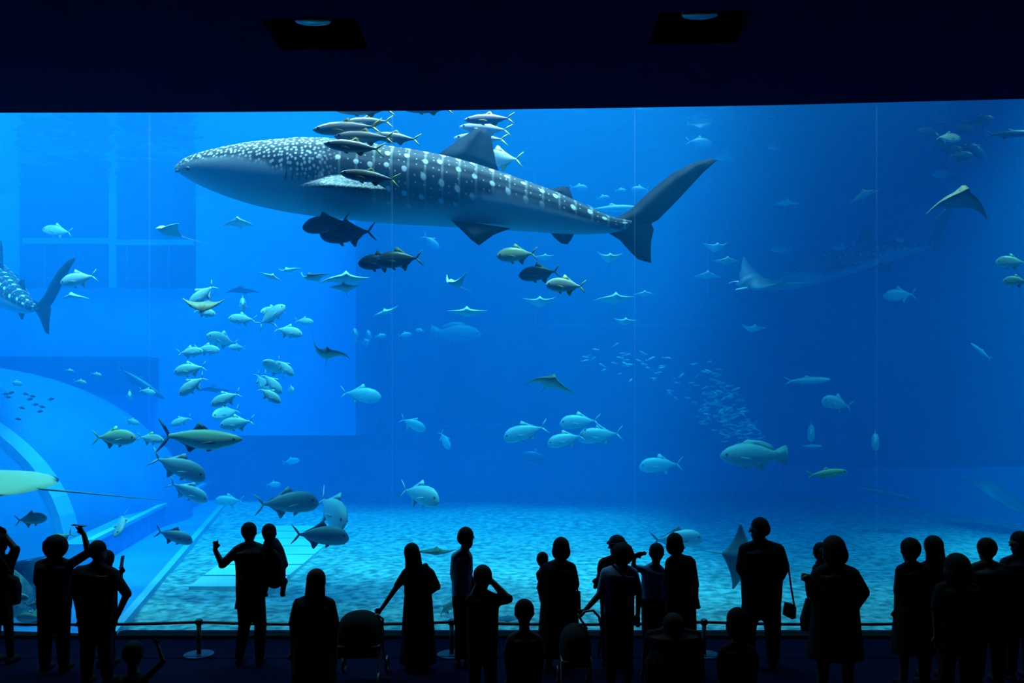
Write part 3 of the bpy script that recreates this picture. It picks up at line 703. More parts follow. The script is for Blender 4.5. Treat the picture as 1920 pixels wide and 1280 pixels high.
for (x, y, l, yw, t) in ((1733, 246, 44, 0, -4), (1755, 271, 42, 0, -8), (1783, 280, 50, 0, -8), (1800, 292, 50, 0, 0), (1812, 280, 44, 0, 20), (1830, 282, 50, 20, -26), (1805, 240, 46, 0, -16), (1840, 225, 46, 0, 12), (1818, 232, 40, 0, 0)):
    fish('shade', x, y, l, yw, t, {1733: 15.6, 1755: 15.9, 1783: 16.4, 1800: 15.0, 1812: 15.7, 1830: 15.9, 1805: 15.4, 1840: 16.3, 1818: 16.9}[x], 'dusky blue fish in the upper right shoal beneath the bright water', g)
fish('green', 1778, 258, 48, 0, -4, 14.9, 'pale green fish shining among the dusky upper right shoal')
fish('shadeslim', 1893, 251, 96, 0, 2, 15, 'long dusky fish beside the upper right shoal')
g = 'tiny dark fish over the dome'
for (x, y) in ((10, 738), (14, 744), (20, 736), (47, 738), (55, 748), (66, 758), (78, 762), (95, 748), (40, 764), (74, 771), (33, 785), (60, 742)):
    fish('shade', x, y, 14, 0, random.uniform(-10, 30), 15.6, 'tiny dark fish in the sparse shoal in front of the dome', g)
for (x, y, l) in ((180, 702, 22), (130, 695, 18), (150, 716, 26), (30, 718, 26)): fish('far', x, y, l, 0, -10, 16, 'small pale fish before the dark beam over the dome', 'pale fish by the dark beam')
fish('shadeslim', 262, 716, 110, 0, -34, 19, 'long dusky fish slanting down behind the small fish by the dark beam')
fish('shade', 1005, 857, 62, 180, 6, 21, 'dim dark fish low in the rear haze under the four pale trevallies')
fish('far', 545, 865, 34, 0, 10, 22, 'dim fish in the shadow under the pale block')
fish('far', 512, 908, 28, 0, 4, 20, 'little hazy fish above the glinting giant trevally')
fish('giantgrey', 1268, 1010, 100, 0, 4, 15.0, 'trevally partly hidden behind the bob-haired woman')
fish('silver', 838, 1140, 40, 0, 40, 12.0, 'fish behind the boy in the light shirt, only its tail showing')
# small-fish school in front of the rear wall
k = MB(); n = 6; st = [(.5, .02), (.25, .13), (-.1, .12), (-.36, .02)]
vv = [(x, math.cos(2 * math.pi * q / n) * h * .5, math.sin(2 * math.pi * q / n) * h) for x, h in st for q in range(n)]
k.add(vv, [(i * n + q, i * n + (q + 1) % n, (i + 1) * n + (q + 1) % n, (i + 1) * n + q) for i in range(3) for q in range(n)] + [tuple(range(n))[::-1]])
k.fin([(-.34, .02), (-.5, .14)], [(-.34, -.02), (-.5, -.14)], .01)
small_me = k.mesh('small_fish', FM['pale'], True)
rs = random.Random(3); cnt = 0; placed = []
while cnt < 230:
    t = rs.random()
    if t < .78:
        u = rs.random(); cx = 1320 + 95 * u + rs.gauss(0, 14); cy = 735 + 100 * u + rs.uniform(-52, 46) * (1 - .3 * u)
    else:
        cx = rs.uniform(1095, 1330); cy = 662 + (cx - 1095) * .22 + rs.gauss(0, 22)
    if not (1085 < cx < 1470 and 645 < cy < 870): continue
    Y = rs.uniform(19.2, 21.2); L_ = rs.uniform(.17, .25)
    for _ in range(60):                               # keep neighbours apart by their depth in the shoal
        if all((P(cx, cy, Y) - q_).length > .24 for q_ in placed): break
        Y = rs.uniform(18.8, 22.0)
    else: continue
    placed.append(P(cx, cy, Y))
    o = obj('small_fish', small_me); o.matrix_world = pose(P(cx, cy, Y), L_, rs.choice((rs.gauss(180, 30), rs.gauss(0, 40))), rs.gauss(18, 18))
    tag(o, 'tiny silvery fish in the dense shoal above the grouper' if t < .78 else 'stray tiny fish trailing from the dense shoal under the rear viewing panel', 'fish', 'shoal of tiny fish above the grouper'); cnt += 1

# ------------------------------------------------------------------ rays
def raymat(name, top, belly):
    m = mat(name, top, .5); nt = m.node_tree; N = nt.nodes; L = nt.links
    at = N.new('ShaderNodeAttribute'); at.attribute_name = 'under'; mx = N.new('ShaderNodeMix'); mx.data_type = 'RGBA'
    mx.inputs[6].default_value = (*top, 1); mx.inputs[7].default_value = (*belly, 1)
    L.new(at.outputs['Fac'], mx.inputs[0]); L.new(mx.outputs[2], N['Principled BSDF'].inputs['Base Color']); return m
RM = {'cyan': raymat('ray_pale_skin', (.34, .42, .36), (.5, .55, .5)), 'yellow': raymat('ray_yellow_skin', (.50, .46, .24), (.12, .2, .24)),
      'green': raymat('ray_green_skin', (.14, .24, .14), (.36, .45, .36)), 'grey': raymat('ray_grey_skin', (.10, .20, .24), (.20, .34, .36)),
      'white': raymat('ray_white_skin', (.62, .64, .58), (.35, .42, .42)), 'shade': raymat('ray_shaded_skin', (.02, .06, .14), (.02, .06, .14)), 'manta': raymat('manta_skin', (.05, .10, .16), (.14, .24, .30))}  # the shade entry paints rays seen only as dark shadows
RCACHE = {}
def ray_mesh(up, asym, m, round_=0.0, thick=.095):
    """span 1 along y, head towards +x; up = tip height, asym bends one wing more"""
    key = (up, asym, m.name, round_)
    if key in RCACHE: return RCACHE[key]
    NS, NC = 24, 8; v = []; un = []
    for j in range(NS + 1):
        s_ = -1 + 2 * j / NS; a = abs(s_)
        if round_: lead = .34 * math.sqrt(max(0, 1 - a ** 2)) ; trail = -.36 * math.sqrt(max(0, 1 - a ** 2.2))
        else:
            lead = .24 - .26 * a ** 1.3 + (.08 if a < .12 else 0) * (1 - a / .12); trail = -.25 + .30 * a ** .8 - .10 * a ** 3
            trail = min(trail, lead - .01)
        k_ = up + asym * s_
        z0 = k_ * a ** 1.8; y0 = .5 * s_ * (1 - .42 * min(1, abs(k_) * 2) * a)
        th = thick * (1 - a ** .75) + .006
        for half in (1, -1):
            for i in range(NC + 1):
                t = i / NC; x = lead + (trail - lead) * t
                hz = th * math.sin(math.pi * min(1, t ** .7)) * (1 if half > 0 else .55) * half
                bump = .035 * math.exp(-((s_ / .12) ** 2) - ((x - .18) / .12) ** 2) if half > 0 else 0
                v.append((x, y0, z0 + hz + bump)); un.append(0 if half > 0 else 1)
    W = 2 * (NC + 1); f = []
    for j in range(NS):
        for i in range(NC):
            a = j * W + i; f.append((a, a + 1, a + W + 1, a + W))
            b = j * W + NC + 1 + i; f.append((b, b + W, b + W + 1, b + 1))
        f.append((j * W, (j + 1) * W, (j + 1) * W + NC + 1, j * W + NC + 1))
        f.append((j * W + NC, j * W + 2 * NC + 1, (j + 1) * W + 2 * NC + 1, (j + 1) * W + NC))
    for j in (0, NS):
        a = j * W; r_ = list(range(a, a + NC + 1)) + list(range(a + 2 * NC + 1, a + NC, -1)); f.append(tuple(r_ if j else r_[::-1]))
    me = mesh('ray_body', v, f, m, True)
    at = me.attributes.new('under', 'FLOAT', 'POINT'); at.data.foreach_set('value', un)
    RCACHE[key] = me; return me
M_tail = mat('ray_tail_skin', (.2, .26, .2), .5)
def tail_mesh(L_, r=.012, bend=0.0):
    k = MB(); pts = [(-.2 - L_ * t, bend * t * t, .0 + .02 * t) for t in (0, .2, .45, .7, 1)]
    k.tube(pts, [r, r * .7, r * .5, r * .35, r * .15], 6); return k.mesh('tail', M_tail, True)
TAIL = tail_mesh(.62)
EYE = None
def ray(px, py, span, up, asym, col, Y, label, group=None, yaw=270, tilt=0, pitch=0, roll=0, tail=TAIL, round_=0.0, name='eagle_ray', cat='ray', eyes=True, fs=1.0):
    o = obj(name, ray_mesh(up, asym, RM[col], round_)); L_ = span * Y / F / fs
    o.matrix_world = pose(P(px, py, Y), L_, yaw, tilt, pitch, roll)
    if tail: obj('tail', tail, o)
    if eyes:
        for s_ in (1, -1):
            k = bpy.data.meshes.get('ray_eye')
            if k is None: b_ = MB(); b_.ell((0, 0, 0), (.018, .01, .014), 8, 6); k = b_.mesh('ray_eye', M_eye, True)
            e = obj('eye', k, o); e.location = (.2, .055 * s_, .03)
    return tag(o, label, cat, group)
g = 'pale rays gliding in the middle water'
lb = 'pale eagle ray gliding in the middle water under the whale shark tail'
for a in ((1012, 569, 74, .18, .02, 'cyan', 16), (1022, 484, 44, .14, .06, 'cyan', 16.5), (1143, 486, 60, .26, -.04, 'cyan', 16), (1153, 563, 82, .06, .05, 'cyan', 16), (1208, 552, 42, .02, 0, 'cyan', 17.5),
          (1172, 605, 54, .16, -.06, 'cyan', 17), (1343, 466, 58, .24, .02, 'cyan', 17), (1362, 490, 50, .02, 0, 'green', 16), (1325, 517, 54, -.06, 0, 'cyan', 18), (1413, 618, 54, .16, -.08, 'cyan', 17), (1475, 381, 50, -.02, 0, 'cyan', 18)):
    ray(*a, lb, g, pitch=18)
ray(1793, 376, 138, -.22, -.03, 'yellow', 13.2, 'dark-winged ray with pale yellow back arching its wings before the bright corner', pitch=14)
ray(1620, 366, 64, -.06, 0, 'green', 16.5, 'greenish ray with upright fin in the bright water left of the arching ray', yaw=250, pitch=10, roll=22)
ray(385, 573, 92, .15, .0, 'yellow', 12.8, 'pale yellow ray with both wing tips raised crossing the silver school', pitch=-34)
ray(320, 437, 84, .10, -.10, 'white', 14, 'whitish ray gliding left of the whale shark belly before the dark panels', yaw=215, pitch=12, roll=16)
ray(448, 419, 60, -.06, 0, 'cyan', 15, 'small flat cyan ray under the whale shark chin', yaw=275, pitch=24)
g = 'rays in the cluster above the silver school'
lb = 'pale ray in the tight cluster of rays above the silver school'
for a, kw in (((588, 522, 70, .14, -.16, 'cyan', 14), dict(yaw=250, roll=12, pitch=8)), ((648, 526, 100, .02, .08, 'cyan', 14.9), dict(yaw=285, pitch=14)), ((646, 541, 62, .10, .03, 'cyan', 13.8), dict(pitch=20)),
              ((542, 508, 50, .10, -.1, 'cyan', 16.5), dict(yaw=255, roll=10)), ((508, 520, 48, .02, 0, 'cyan', 15.5), dict(yaw=300, pitch=18, tilt=-20))): ray(*a, lb, g, **kw)
ray(853, 534, 66, .34, .0, 'white', 14.6, 'white ray with both wings lifted high alone above the faint big fish', yaw=235, pitch=8)
ray(725, 586, 56, .08, .06, 'cyan', 16.5, 'pale ray between the white high-winged ray and the silver school', yaw=260, roll=14)
ray(876, 588, 82, .08, .0, 'cyan', 15.6, 'pale ray with long thin wing tips under the white high-winged ray', pitch=12)
ray(613, 666, 92, .24, -.32, 'green', 13.4, 'dark green ray with one wing tip pointing straight up', yaw=285, pitch=16)
ray(1030, 718, 104, -.10, .10, 'green', 13.2, 'green ray banking above the four pale trevallies', yaw=280, tilt=-20, pitch=22)
ray(400, 731, 68, -.02, 0, 'shade', 20, 'dark ray shape behind the lower silver school', pitch=16)
ray(455, 545, 66, -.05, 0, 'shade', 20, 'dark ray shape beyond the upper silver school', pitch=14)
ray(140, 557, 58, -.05, 0, 'white', 15.5, 'thin pale ray just under the deep-bodied silver trevally', pitch=6, yaw=265)
ray(-22, 906, 280, .0, 0, 'yellow', 12.5, 'pale yellow stingray at the left frame of the window with a very long whip tail', yaw=177, pitch=0, roll=-4, tilt=6, tail=tail_mesh(.98, .011), round_=1.0, name='stingray', eyes=False, fs=1.0)
ray(1382, 1042, 128, .06, .0, 'grey', 12.4, 'grey ray banking on edge beside the hooded man', yaw=8, pitch=0, roll=82, tilt=-10, tail=tail_mesh(.5, .01))
mr = ray(1425, 533, 128, .20, .08, 'manta', 16.2, 'large manta ray with white head lobes and one wing raised', yaw=200, pitch=2, roll=-36, tilt=-6, name='manta_ray', fs=.75)
k = MB(); k.fin([(.18, .05, .0), (.30, .075, .0), (.36, .07, -.02)], [(.18, .1, .0), (.29, .1, -.01), (.35, .085, -.025)], .012, axis=2); cl = k.mesh('head_lobe', mat('manta_lobe', (.65, .7, .7), .5), True)
for s_ in (1, -1):
    e = obj('head_lobe', cl, mr); e.scale = (1, s_, 1)
ray(1866, 920, 110, -.08, 0, 'grey', 20.5, 'large dim ray near the foot of the right wall', yaw=200, pitch=10, roll=-24, fs=.8, round_=1.0)
ray(815, 1036, 90, .04, .05, 'green', 12.6, 'dark-backed ray skimming the sand beside the long-haired woman', yaw=290, tilt=-6, pitch=14)
ray(952, 1160, 84, -.01, 0, 'grey', 12.05, 'grey ray resting on the sand behind the child holding a camera')
# bottom shark
KSH = KIND['shadeslim']
def bottom_shark():
    k = MB(); st = [(.5, .006, .02), (.44, .03, .075), (.36, .04, .1), (.26, .045, .07), (.1, .05, .05), (-.1, .04, .035), (-.3, .022, .02), (-.46, .01, .01)]
    n = 10; vv = [(x, math.cos(2 * math.pi * q / n) * w_, math.sin(2 * math.pi * q / n) * h) for x, h, w_ in st for q in range(n)]
    k.add(vv, [(i * n + q, i * n + (q + 1) % n, (i + 1) * n + (q + 1) % n, (i + 1) * n + q) for i in range(len(st) - 1) for q in range(n)] + [tuple(range(n))[::-1], tuple(range((len(st) - 1) * n, len(st) * n))])
    o = obj('guitarfish', k.mesh('guitarfish', FM['shade'], True))
    for x in (.0, -.2):
        b_ = MB(); b_.fin([(x + .03, .03), (x - .03, .1)], [(x - .06, .02), (x - .06, .09)], .008); obj('dorsal_fin', b_.mesh('dorsal_fin', M_shfin, True), o)
    b_ = MB(); b_.fin([(-.42, .008), (-.52, .07)], [(-.44, -.01), (-.54, .05)], .008); b_.fin([(-.42, .0), (-.48, -.03)], [(-.46, .0), (-.5, -.03)], .006); obj('tail_fin', b_.mesh('tail_fin', M_shfin, True), o)
    for s_ in (1, -1):
        b_ = MB(); b_.fin([(.38, .05 * s_, 0), (.28, .14 * s_, -.01), (.24, .16 * s_, -.01)], [(.18, .04 * s_, 0), (.2, .12 * s_, -.01), (.22, .155 * s_, -.01)], .01, axis=2); obj('pectoral_fin', b_.mesh('pectoral_fin', M_shfin, True), o)
    return o
o = bottom_shark(); o.matrix_world = pose(P(1660, 925, 20), 130 * 20 / F, 0, -12)
tag(o, 'dusky guitarfish cruising over the rear sand near the right wall', 'fish')

# ------------------------------------------------------------------ barrier in front of the window
YR = 10.16
M_disc = mat('steel_disc', (.03, .035, .05), .45, .4, .5)
for px in (-100, 373, 847, 1320, 1794):
    x = P(px, 0, YR).x
    t = obj('barrier_post', None, loc=(x, YR, 0))
    lb = {-100: 'short black barrier post past the visitor with raised arms', 373: 'short black barrier post on a round base beside the man holding a child', 847: 'short black barrier post behind the boy in the light shirt',
          1320: 'short black barrier post beside the bob-haired woman', 1794: 'short black barrier post behind the crowd by the right wall'}[px]
    tag(t, lb, 'post', 'barrier posts')
    k = MB(); k.tube([(0, 0, .0), (0, 0, .018), (0, 0, .022)], [.185, .185, .16], 28, caps=False); obj('base', k.mesh('base', M_disc), t)
    k = MB(); k.tube([(0, 0, .015), (0, 0, .40)], .028, 14, caps=False); obj('pole', k.mesh('pole', M_black, True), t)
    k = MB(); k.tube([(0, 0, .385), (0, 0, .395), (0, 0, .45), (0, 0, .46)], [.03, .043, .043, .03], 14, caps=False); obj('cap', k.mesh('cap', M_black, True), t)
pp = [-560, -100, 373, 847, 1320, 1794, 2250]
nm = ['past the left wall end', 'behind the visitor with raised arms', 'behind the seated woman and the long-haired woman', 'behind the woman carrying a baby', 'behind the hooded man with the bag', 'behind the crowd by the right wall']
for a, b, n_ in zip(pp[:-1], pp[1:], nm):
    xa, xb = P(a, 0, YR).x, P(b, 0, YR).x; k = MB()
    xa += .045; xb -= .045; k.tube([(xa + (xb - xa) * i / 10, YR, .42 - .03 * (1 - (2 * i / 10 - 1) ** 2)) for i in range(11)], .02, 8)
    tag(obj('barrier_rope', k.mesh('barrier_rope', M_black, True)), 'thick black barrier rope hung between two posts ' + n_, 'rope', 'barrier ropes')

# ------------------------------------------------------------------ people
def cloth(name, c): return noisy(name, c, tuple(q * 1.3 for q in c), 60, .95, spec=.03)
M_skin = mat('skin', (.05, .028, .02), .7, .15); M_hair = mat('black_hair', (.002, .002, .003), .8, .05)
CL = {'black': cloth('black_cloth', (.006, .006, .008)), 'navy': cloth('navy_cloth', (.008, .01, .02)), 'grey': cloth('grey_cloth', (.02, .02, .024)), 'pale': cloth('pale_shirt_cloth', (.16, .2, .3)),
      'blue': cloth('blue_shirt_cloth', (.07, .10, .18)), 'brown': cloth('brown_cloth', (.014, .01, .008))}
def remesh(name, mb, m, voxel=.013, smooth=3):
    me = mb.mesh(name + '_raw'); o = bpy.data.objects.new(name + '_raw', me); COL.objects.link(o)
    md = o.modifiers.new('r', 'REMESH'); md.mode = 'VOXEL'; md.voxel_size = voxel; md.use_smooth_shade = True
    if smooth:
        sm = o.modifiers.new('s', 'SMOOTH'); sm.iterations = smooth; sm.factor = .5
    dg = bpy.context.evaluated_depsgraph_get(); ev = o.evaluated_get(dg)
    out = bpy.data.meshes.new_from_object(ev); out.name = name
    bpy.data.objects.remove(o); bpy.data.meshes.remove(me)
    out.materials.clear(); out.materials.append(m)
    out.polygons.foreach_set('use_smooth', [True] * len(out.polygons))
    return out
def hand(mb, wrist, direc, pose_, sz=1.0, side=1):
    """palm, four fingers of unequal length and a thumb; pose_ point / flat / grip / phone"""
    d = Vector(direc).normalized()
    ref = Vector((0, 1, 0)); u = d.cross(ref).normalized() * side      # across the palm
    b = d.cross(u)
    w_ = Vector(wrist); pl = .085 * sz
    for s_ in (-.024, -.008, .008, .024): mb.tube([w_, w_ + d * pl * .6 + u * s_ * .8 * sz, w_ + d * pl + u * s_ * sz], [.02 * sz, .014 * sz, .0115 * sz], 8)
    for i, (s_, ln) in enumerate(((-.027, .062), (-.009, .078), (.009, .072), (.027, .055))):
        kn = w_ + d * pl + u * s_ * sz; ln *= sz
        ext = pose_ == 'flat' or (pose_ == 'point' and i == 0) or (pose_ == 'phone' and i < 1)
        curl = .12 if ext else (1.35 if pose_ in ('point', 'grip', 'phone') else .5)
        p1 = kn + (d * math.cos(curl * .6) + b * math.sin(curl * .6)) * ln * .5
        p2 = p1 + (d * math.cos(curl * 1.6) + b * math.sin(curl * 1.6)) * ln * .32
        p3 = p2 + (d * math.cos(curl * 2.3) + b * math.sin(curl * 2.3)) * ln * .24
        mb.tube([kn, p1, p2, p3], [.0105 * sz, .0095 * sz, .0085 * sz, .007 * sz], 8)
    t0 = w_ + d * pl * .3 - u * .026 * sz; t1 = t0 + (d * .7 - u * .7 + b * .2) * .035 * sz; t2 = t1 + (d * .95 - u * .2 + b * .3) * .03 * sz
    mb.tube([t0, t1, t2], [.013 * sz, .0115 * sz, .009 * sz], 8)
def person(label, Y, cx, top, hx=None, hw=15, shy=None, sh=30, wa=24, hip=25, hiy=None, L=None, Rr=None, legs=None, lower='trousers', hem=None, hemw=None, hair='short', face='away',
           topc='black', botc='black', hands=(), sleeve=1.0, pudge=.62, group=None, dyh=0, shoes=True, hat=False, sit=False, armr=1.0, name='person', headtilt=0, necky=0):
    """visitor built from joints: pixels give directions, Y (from the floor at the feet) the distance"""
    s = F / Y; hx = cx if hx is None else hx
    feet = YH + HC * s
    q = lambda px, py, dy=0.0: P(px, py, Y + dy) if dy == 0 else Vector(((px - 960) / s, Y + dy, HC + (YH - py) / s))
    m_ = lambda v_: v_ / s                     # pixels to metres at this distance
    H = feet - top; hh = hw * 2 * 1.42
    shy = top + hh * 1.2 if shy is None else shy
    hiy = top + H * .50 if hiy is None else hiy
    way = (shy * .45 + hiy * .55)
    body = MB(); shirt = MB(); low = MB(); hr = MB(); shoe = []
    hc = q(hx, top + hh * .5, dyh); rw, rh = m_(hw) * .92, m_(hh) / 2 * .97
    body.ell(hc + Vector((0, 0, rh * .12)), (rw, rw * 1.15, rh * .86), 16, 12)
    fd = {'away': Vector((0, 1, 0)), 'left': Vector((-1, 0, 0)), 'right': Vector((1, 0, 0)), 'toward': Vector((0, -1, 0)), 'awayleft': Vector((-.7, .7, 0)), 'awayright': Vector((.7, .7, 0))}[face]
    sd = Vector((fd.y, -fd.x, 0))
    body.ell(hc + fd * rw * .25 + Vector((0, 0, -rh * .42)), (rw * .72, rw * .72, rh * .56), 12, 10)            # jaw
    body.tube([hc + fd * rw * 1.02 + Vector((0, 0, rh * .12)), hc + fd * rw * 1.22 + Vector((0, 0, -rh * .12))], [rw * .1, rw * .17], 8)   # nose
    body.tube([hc + fd * rw * .93 - sd * rw * .25 + Vector((0, 0, -rh * .42)), hc + fd * rw * .93 + sd * rw * .25 + Vector((0, 0, -rh * .42))], rw * .11, 8)   # mouth
    for e in (-1, 1): body.ell(hc + sd * e * rw * .98 + Vector((0, 0, -rh * .02)), (rw * .16, rw * .18, rh * .2), 8, 6)     # ears
    nb = q(cx * .35 + hx * .65, shy - m_(0), dyh * .5)
    body.tube([hc + Vector((0, 0, -rh * .55)) - fd * rw * .12, q(cx * .5 + hx * .5, shy + 4, dyh * .3)], [rw * .54, rw * .62], 12)
    # torso: shoulders, chest, waist, hips with a flat oval section
    tor = [(q(cx * .6 + hx * .4, shy + 6), m_(sh) * .46, .7), (q(cx, shy + 10), m_(sh) * .86, .52), (q(cx, shy * .72 + way * .28), m_(sh) * .97, .6), (q(cx, way), m_(wa), .72), (q(cx, hiy), m_(hip), .72)]
    for b_, g_ in ((body, .9), (shirt, 1.0)):
        b_.tube([t[0] for t in tor], [t[1] * g_ for t in tor], 16, flat=[t[2] / .62 * pudge for t in tor])
    ar = .050 * armr * min(1.0, H / s / 1.6)
    for sgn, arm in ((-1, L), (1, Rr)):
        shp = q(cx + sgn * (sh - ar * s * 1.0), shy + ar * s * 1.15)
        tz = q(cx * .5 + hx * .5 + sgn * hw * .2, shy - 1, dyh * .3)
        for b_, g_ in ((body, .85), (shirt, 1.0)): b_.tube([tz, tz.lerp(shp, .55), shp], [rw * .5 * g_, ar * 1.0 * g_, ar * 1.08 * g_], 10)
        if arm is None: arm = ((cx + sgn * (sh + 1), way + 2), (cx + sgn * (hip + 1), hiy + 16))
        e_ = q(*arm[0]); w2 = q(*arm[1])
        body.tube([shp, e_], [ar * .95, ar * .78], 10); body.tube([e_, w2], [ar * .78, ar * .52], 10)
        shirt.tube([shp, shp.lerp(e_, min(1, sleeve))], [ar * 1.12, ar * .98], 10)
        if sleeve > 1: shirt.tube([e_, e_.lerp(w2, sleeve - 1)], [ar * .98, ar * .78], 10)
        pz = [h_ for h_ in hands if h_[0] == sgn]
        dr = (w2 - e_)
        if pz:
            hand(body, w2, P(*pz[0][1], Y) - w2 if pz[0][1] else dr, pz[0][2], min(1.0, H / s / 1.6), pz[0][3] if len(pz[0]) > 3 else 1)
        else: hand(body, w2, dr, 'relax', min(1.0, H / s / 1.6))
    # legs
    if legs is None: legs = ((cx - hip * .5, cx - hip * .55), (cx + hip * .5, cx + hip * .55))
    lr = m_(hip) * .50
    for kx, ax in legs:
        hp = q(cx + (-1 if ax <= cx else 1) * hip * .45, hiy + 4); kn = q(kx, (hiy + feet) / 2 + 2, -.01); an = q(ax, feet - m_(0) - .075 * s)
        kn.z = (hp.z + .08) / 2 + .02; an.z = .085
        body.tube([hp, kn, an], [lr * .9, lr * .66, lr * .42], 10)
        if lower == 'trousers': low.tube([hp, kn, an + Vector((0, 0, .02))], [lr * 1.04, lr * .84, lr * .66], 10)
        if lower == 'shorts': low.tube([hp, kn], [lr * 1.08, lr * .98], 10)
        a0 = an.copy(); a0.z = .04
        body.tube([a0 + Vector((0, -.03, 0)), a0 + Vector((0, .13, 0))], [.034, .03], 8)
        shoe.append(MB()); shoe[-1].tube([a0 + Vector((0, -.045, .0)), a0 + Vector((0, .06, .0)), a0 + Vector((0, .16, -.008))], [.042, .044, .034], 10)
    low.tube([q(cx, hiy - 8), q(cx, hiy + 8)], [m_(hip) * 1.01, m_(hip) * .98], 16, flat=.74)
    if lower in ('skirt', 'coat'):
        hem_ = feet - .12 * s if hem is None else hem; hw_ = hemw or hip * 1.25
        (low if lower == 'skirt' else shirt).tube([q(cx, hiy - 10), q(cx, hiy * .5 + hem_ * .5), q(cx, hem_ - 3)], [m_(hip), m_((hip + hw_) / 2), m_(hw_)], 18, flat=.75, caps=False)
    # hair
    hr.ell(hc + Vector((0, 0, rh * .25)) - fd * rw * .1, (rw * 1.09, rw * 1.22, rh * .80), 16, 12)
    hr.ell(hc + Vector((0, 0, rh * .06)) - fd * rw * .42, (rw * .93, rw * .82, rh * .62), 14, 10)
    if hair == 'bob': hr.ell(hc + Vector((0, 0, -rh * .22)) - fd * rw * .25, (rw * 1.22, rw * 1.1, rh * .78), 16, 10)
    if hair == 'puffy':
        hr.ell(hc + Vector((0, 0, rh * .15)), (rw * 1.42, rw * 1.4, rh * .98), 16, 10)
        for i in range(9):
            a = i * .7; hr.ell(hc + Vector((math.cos(a) * rw * 1.15, -rw * .3, rh * .2 + math.sin(a) * rh * .7)), (rw * .34,) * 3, 8, 6)
    if hair in ('long', 'longer'):  # falls down the back
        ln = 2.1 if hair == 'long' else 3.0
        hr.tube([hc - fd * rw * .35, hc + Vector((0, 0, -rh * .9)) - fd * rw * .55, q(cx * .5 + hx * .5, top + hh * ln * .72, -.06) , q(cx * .6 + hx * .4, top + hh * ln * .9, -.07)], [rw * 1.1, rw * 1.18, rw * 1.4, rw * 1.0], 14, flat=.6)
    root = obj(name, remesh('body', body, M_skin, .0125)); root.location = (0, 0, 0)
    obj('hair', remesh('hair', hr, M_hair, .014, 2), root)
    obj('shirt' if lower != 'coat' else 'coat', remesh('shirt', shirt, CL[topc], .016), root)
    if lower == 'skirt': obj('skirt', remesh('skirt', low, CL[botc], .018), root)
    else: obj('trousers' if lower != 'shorts' else 'shorts', remesh('trousers', low, CL[botc], .018), root)
    if shoes:
        for b_ in shoe: obj('shoe', b_.mesh('shoe', CL['black'], True), root)
    k = MB()
    for e in (-1, 1): k.ell(hc + fd * rw * 1.0 + sd * e * rw * .38 + Vector((0, 0, rh * .06)), (rw * .13,) * 3, 8, 6)
    obj('eyes', k.mesh('eyes', M_eye, True), root)
    if hat:
        k = MB(); top_c = hc + Vector((0, 0, rh * .38))
        k.ell(top_c, (rw * 1.22, rw * 1.3, rh * .75), 18, 10); k.tube([top_c + Vector((0, 0, -.01)), top_c + Vector((0, 0, .012))], [rw * 1.5, rw * 1.35], 20, caps=False)
        obj('hat', k.mesh('hat', CL['navy'], True), root)
    return tag(root, label, 'person', group)

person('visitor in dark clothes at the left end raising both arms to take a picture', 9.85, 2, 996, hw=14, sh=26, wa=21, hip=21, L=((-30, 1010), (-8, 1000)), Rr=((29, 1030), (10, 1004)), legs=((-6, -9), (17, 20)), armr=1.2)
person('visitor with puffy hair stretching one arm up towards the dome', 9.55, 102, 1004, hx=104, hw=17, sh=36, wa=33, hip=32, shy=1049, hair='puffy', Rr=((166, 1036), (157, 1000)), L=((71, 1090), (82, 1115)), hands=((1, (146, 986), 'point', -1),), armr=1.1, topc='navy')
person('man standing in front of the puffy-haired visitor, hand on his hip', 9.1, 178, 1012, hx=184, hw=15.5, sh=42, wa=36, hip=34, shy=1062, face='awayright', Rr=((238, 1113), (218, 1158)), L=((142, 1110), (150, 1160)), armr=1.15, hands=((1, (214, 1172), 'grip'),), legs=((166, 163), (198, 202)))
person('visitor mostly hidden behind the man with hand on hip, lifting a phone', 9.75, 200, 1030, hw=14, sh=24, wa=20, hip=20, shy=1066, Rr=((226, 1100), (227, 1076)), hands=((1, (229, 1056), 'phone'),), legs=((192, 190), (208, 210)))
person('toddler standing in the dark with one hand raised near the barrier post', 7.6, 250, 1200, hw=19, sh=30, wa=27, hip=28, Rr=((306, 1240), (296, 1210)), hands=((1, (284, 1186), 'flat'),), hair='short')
man = person('man pointing up with one hand while carrying a child on his side', 9.8, 470, 978, hx=467, hw=14.5, shy=1020, sh=32, wa=28, hip=28, hiy=1112, L=((417, 1058), (403, 1030)), Rr=((512, 1066), (500, 1092)), hands=((-1, (406, 1004), 'point', 1), (1, (482, 1096), 'grip')), lower='trousers', sleeve=1.0, legs=((459, 449), (489, 487)), armr=1.12, topc='grey')
